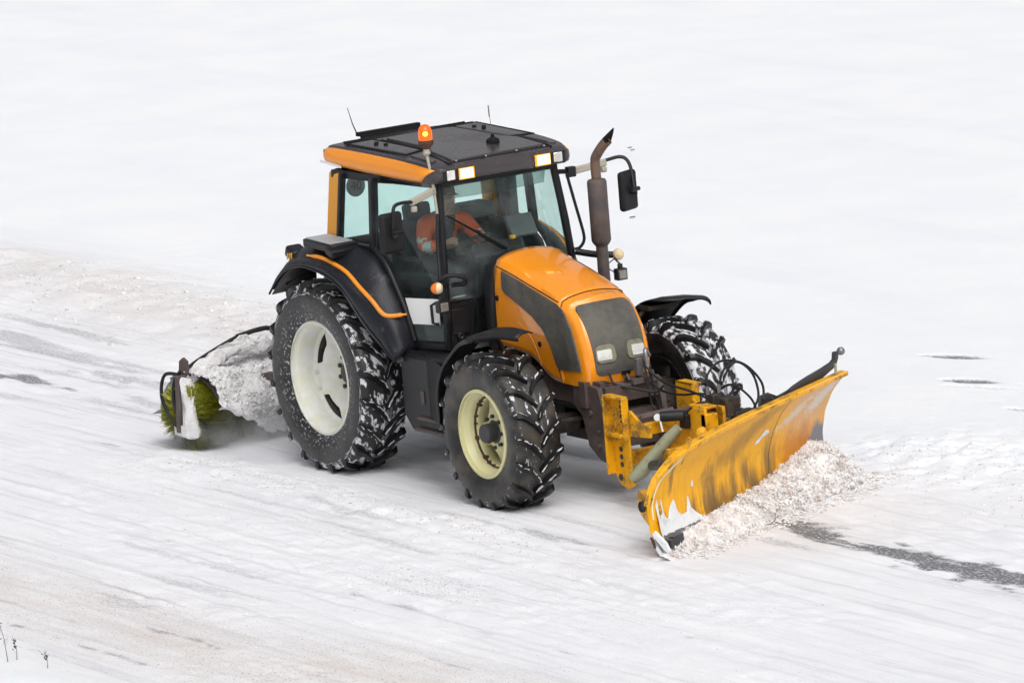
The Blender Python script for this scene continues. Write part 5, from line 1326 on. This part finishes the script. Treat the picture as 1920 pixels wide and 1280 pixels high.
# caked end: post and frame under snow
mb = MB(); rs = []
for (n_, z, wx, wy) in ((.02, .42, .05, .05), (.05, .30, .06, .06), (.06, .12, .07, .06), (.07, -.02, .085, .07), (.06, -.12, .12, .08), (.05, -.19, .12, .07), (.04, -.215, .05, .05)):
    ring = []
    for q_ in range(12):
        an_ = 2 * math.pi * q_ / 12; p = sw(-.07, n_, z) + SN * math.cos(an_) * wx + SD * math.sin(an_) * wy; ring.append(p + Vector((mnoise.noise(p * 15), mnoise.noise(p * 17), mnoise.noise(p * 19))) * .05 + Vector((mnoise.noise(p * 40), mnoise.noise(p * 42), 0)) * .015)
    rs.append(ring)
mb.rings(rs, True, True)
mb.box(sw(-.10, -.05, -.14), (.22, .05, .10)); mb.build('caked_snow', M['snowdirty'], SW, bevel=.02, ang=70)
mb = MB()
mb.tube([sw(-.02, .0, .52), sw(.2, .04, .62), sw(.55, .14, .76), sw(.78, .24, .79)], .018, 8, smooth=5)
mb.tube([sw(.5, .15, .76), sw(.78, .26, .80), sw(.95, .32, .71), sw(1.2, .5, .68)], .022, 8, smooth=5)
mb.tube([sw(-.02, .02, .44), sw(.15, .04, .45), sw(.3, .06, .47)], .016, 8, smooth=4)
mb.tube([sw(-.08, -.02, .46), sw(-.14, -.20, .46), sw(-.14, -.28, .22), sw(-.13, -.18, .0), sw(-.11, -.06, -.15)], .016, 8, smooth=6)
mb.tube([sw(-.09, -.02, .50), sw(-.12, -.09, .38), sw(-.12, -.12, .15), sw(-.12, -.06, -.04), sw(-.11, -.02, -.15)], .016, 8, smooth=6)
mb.build('hydraulic_hose', M['rubber'], SW)
mb = MB(); p_ = sw(.62, .16, .62)
rs = []
for i in range(15):
    t = i / 14; c_ = sw(-.02 + .8 * t, .04 + .24 * t, .42 + .24 * math.sin(t * 2.3) + .02); ring = []
    for q_ in range(16):
        an_ = 2 * math.pi * q_ / 16; rr0 = (.030 + .035 * math.sin(math.pi * t) ** .7) * (1 if math.sin(an_) > 0 else 1.6)
        p = c_ + SN * math.cos(an_) * rr0 * .8 + Vector((0, 0, 1)) * math.sin(an_) * rr0; ring.append(p + Vector((mnoise.noise(p * 8), mnoise.noise(p * 9), mnoise.noise(p * 10))) * .07 + Vector((mnoise.noise(p * 25), mnoise.noise(p * 27), mnoise.noise(p * 30))) * .03)
    rs.append(ring)
mb.rings(rs, True, True)
sb_ = mb.build('snow_clump', M['snowdirty'], SW, ang=90)
mb = MB(); mb.beam(sw(1.3, .1, .30), (-1.3, 0, .62), .10, .12); mb.beam(sw(.6, .35, .3), (-1.3, 0, .62), .07, .08); mb.beam(sw(2.0, .35, .3), (-1.3, 0, .62), .07, .08); mb.box((-1.35, 0, .72), (.08, .86, .10)); mb.beam((-1.35, 0, .72), (-1.35, 0, 1.0), .08, .08); mb.build('tow_frame', M['brownsteel'], SW)

# ------------------------------------------------------------------ loose crumbs on the road
mb = MB(); rnd = random.Random(21)
def gz(x, y): return float(ground_fields(np.array([[x]], float), np.array([[y]], float))[0][0, 0])
pts_ = []
for i in range(900): pts_.append((rnd.uniform(-12, -3), rnd.gauss(2.1, .55), rnd.uniform(.012, .03) if rnd.random() < .12 else rnd.uniform(.004, .012)))
for i in range(900): pts_.append((rnd.uniform(-2, 8.5), rnd.gauss(-2.3, .55), rnd.uniform(.003, .009)))
for i in range(500): pts_.append((rnd.uniform(-1.5, 4.5), rnd.gauss(-1.65, .15), rnd.uniform(.004, .013)))
for i in range(900): pts_.append((rnd.uniform(3.4, 9.5), rnd.gauss(2.3, .6), rnd.uniform(.004, .014)))
for i in range(1000): pts_.append((rnd.uniform(-1, 12), rnd.uniform(-6.3, -2.5), rnd.uniform(.002, .008)))
for i in range(300): pts_.append((rnd.gauss(4.8, .5), rnd.gauss(-3.05, .15), rnd.uniform(.003, .009)))
ax_ = np.array([[p[0] for p in pts_]]); ay_ = np.array([[p[1] for p in pts_]]); az_ = ground_fields(ax_, ay_)[0][0]
for i, (x, y, r_) in enumerate(pts_): mb.lump((x, y, az_[i] + r_ * .2), r_, (1.3, 1, .7), seed=i)
cr = mb.build('snow_crumbs', M['crumb'], None, ang=70)
tag(cr, 'loose crumbs of trodden snow scattered over the road', 'snow', kind='stuff')

# ------------------------------------------------------------------ small things
def weed(x, y, h, seed, label, lean=(-.12, .0)):
    rnd = random.Random(seed); z0 = gz(x, y); o = empty('dry_weed', (x, y, z0), label, 'weed')
    mb = MB(); top = Vector((x + lean[0] * h * 3, y + lean[1] * h, z0 + h)); p = [Vector((x, y, z0 - .03)), Vector((x, y, z0)).lerp(top, .5) + Vector((.01, .01, 0)), top]
    mb.tube(p, [.0035, .0022, .0012], 5)
    for i in range(6):
        t = rnd.uniform(.3, .95); b = Vector((x, y, z0)).lerp(top, t); e = b + Vector((rnd.uniform(-.04, .04), rnd.uniform(-.04, .04), rnd.uniform(.02, .07))); mb.tube([b, e], .0012, 4)
    mb.build('stem', M['brownsteel'], o)
    mb = MB()
    for i in range(7):
        t = rnd.uniform(.35, .98); b = Vector((x, y, z0)).lerp(top, t) + Vector((rnd.uniform(-.02, .02), rnd.uniform(-.02, .02), 0)); mb.lump(b, rnd.uniform(.005, .009), seed=i + seed)
    mb.build('seed_head', M['hub'], o); return o
weed(5.02, -6.90, .36, 1, 'tall dry weed stalk with seed heads in the bottom left corner of the verge')
weed(4.93, -6.78, .16, 2, 'short bare weed stalk just right of the tall one with seed heads', (-.06, 0))
weed(5.32, -6.72, .12, 3, 'small dry stalk poking from snow at the bottom edge, rightmost of the weeds', (-.08, 0))
mb = MB(); mb.prism([(-9.26, 8.02, .004), (-9.24, 8.075, .006), (-9.225, 8.07, .006), (-9.24, 8.01, .004)], (0, 0, .008)); o = mb.build('stick', M['hub'], None, org=(-9.24, 8.05, 0)); tag(o, 'dark chip of wood lying on clean snow right of the exhaust stack', 'stick')
k = NT('green_leaf'); k.base((.10, .32, .12)); k.set(Roughness=.6); M['leaf'] = k.mat
for i, (x, y, lb) in enumerate(((-13.27, 10.64, 'small green scrap on the snow, left of two above the far mirror'), (-13.45, 10.72, 'small green scrap on the snow, right of two above the far mirror'))):
    mb = MB(); mb.prism([(x - .012, y - .022, .002), (x - .006, y + .018, .004), (x + .014, y + .025, .005), (x + .012, y - .012, .003)], (0, 0, .008)); o = mb.build('plastic_scrap', M['leaf'], None, org=(x, y, 0)); tag(o, lb, 'litter', 'green scraps on the snow')

# ------------------------------------------------------------------ powder snow whirled up by the brush and the rear wheel
mb = MB(); mb.ball((-1.15, -1.15, .13), 1.0, (1.0, .75, .34), n=24)
sp = mb.build('snow_spray', M['snow'], None, org=(-1.15, -1.15, 0)); tag(sp, 'low cloud of powder snow whirled up between the sweeper brush and the rear wheel', 'snow', kind='stuff')
k = NT('powder_snow'); k.t.nodes.remove(k.b); pv = k.t.nodes.new('ShaderNodeVolumePrincipled'); pv.inputs['Color'].default_value = (.96, .96, .98, 1); pv.inputs['Anisotropy'].default_value = .2
v = k.coord(); f = k.noise(v, 3.2, 3, .6); le = k.t.nodes.new('ShaderNodeVectorMath'); le.operation = 'LENGTH'
vv = k.coord((1 / 1.15, 1 / .75, 1 / .36)); mp_ = vv.node; mp_.inputs['Location'].default_value = (0, 0, -.13 / .36); k.l(vv, le.inputs[0])
fall = k.math('SUBTRACT', 1.0, k.ramp(le.outputs['Value'], .25, .98))
k.l(k.math('MULTIPLY', k.math('MULTIPLY', k.ramp(f, .38, .72), fall), 1.5), pv.inputs['Density'])
k.l(pv.outputs[0], k.out.inputs['Volume']); sp.data.materials.clear(); sp.data.materials.append(k.mat)
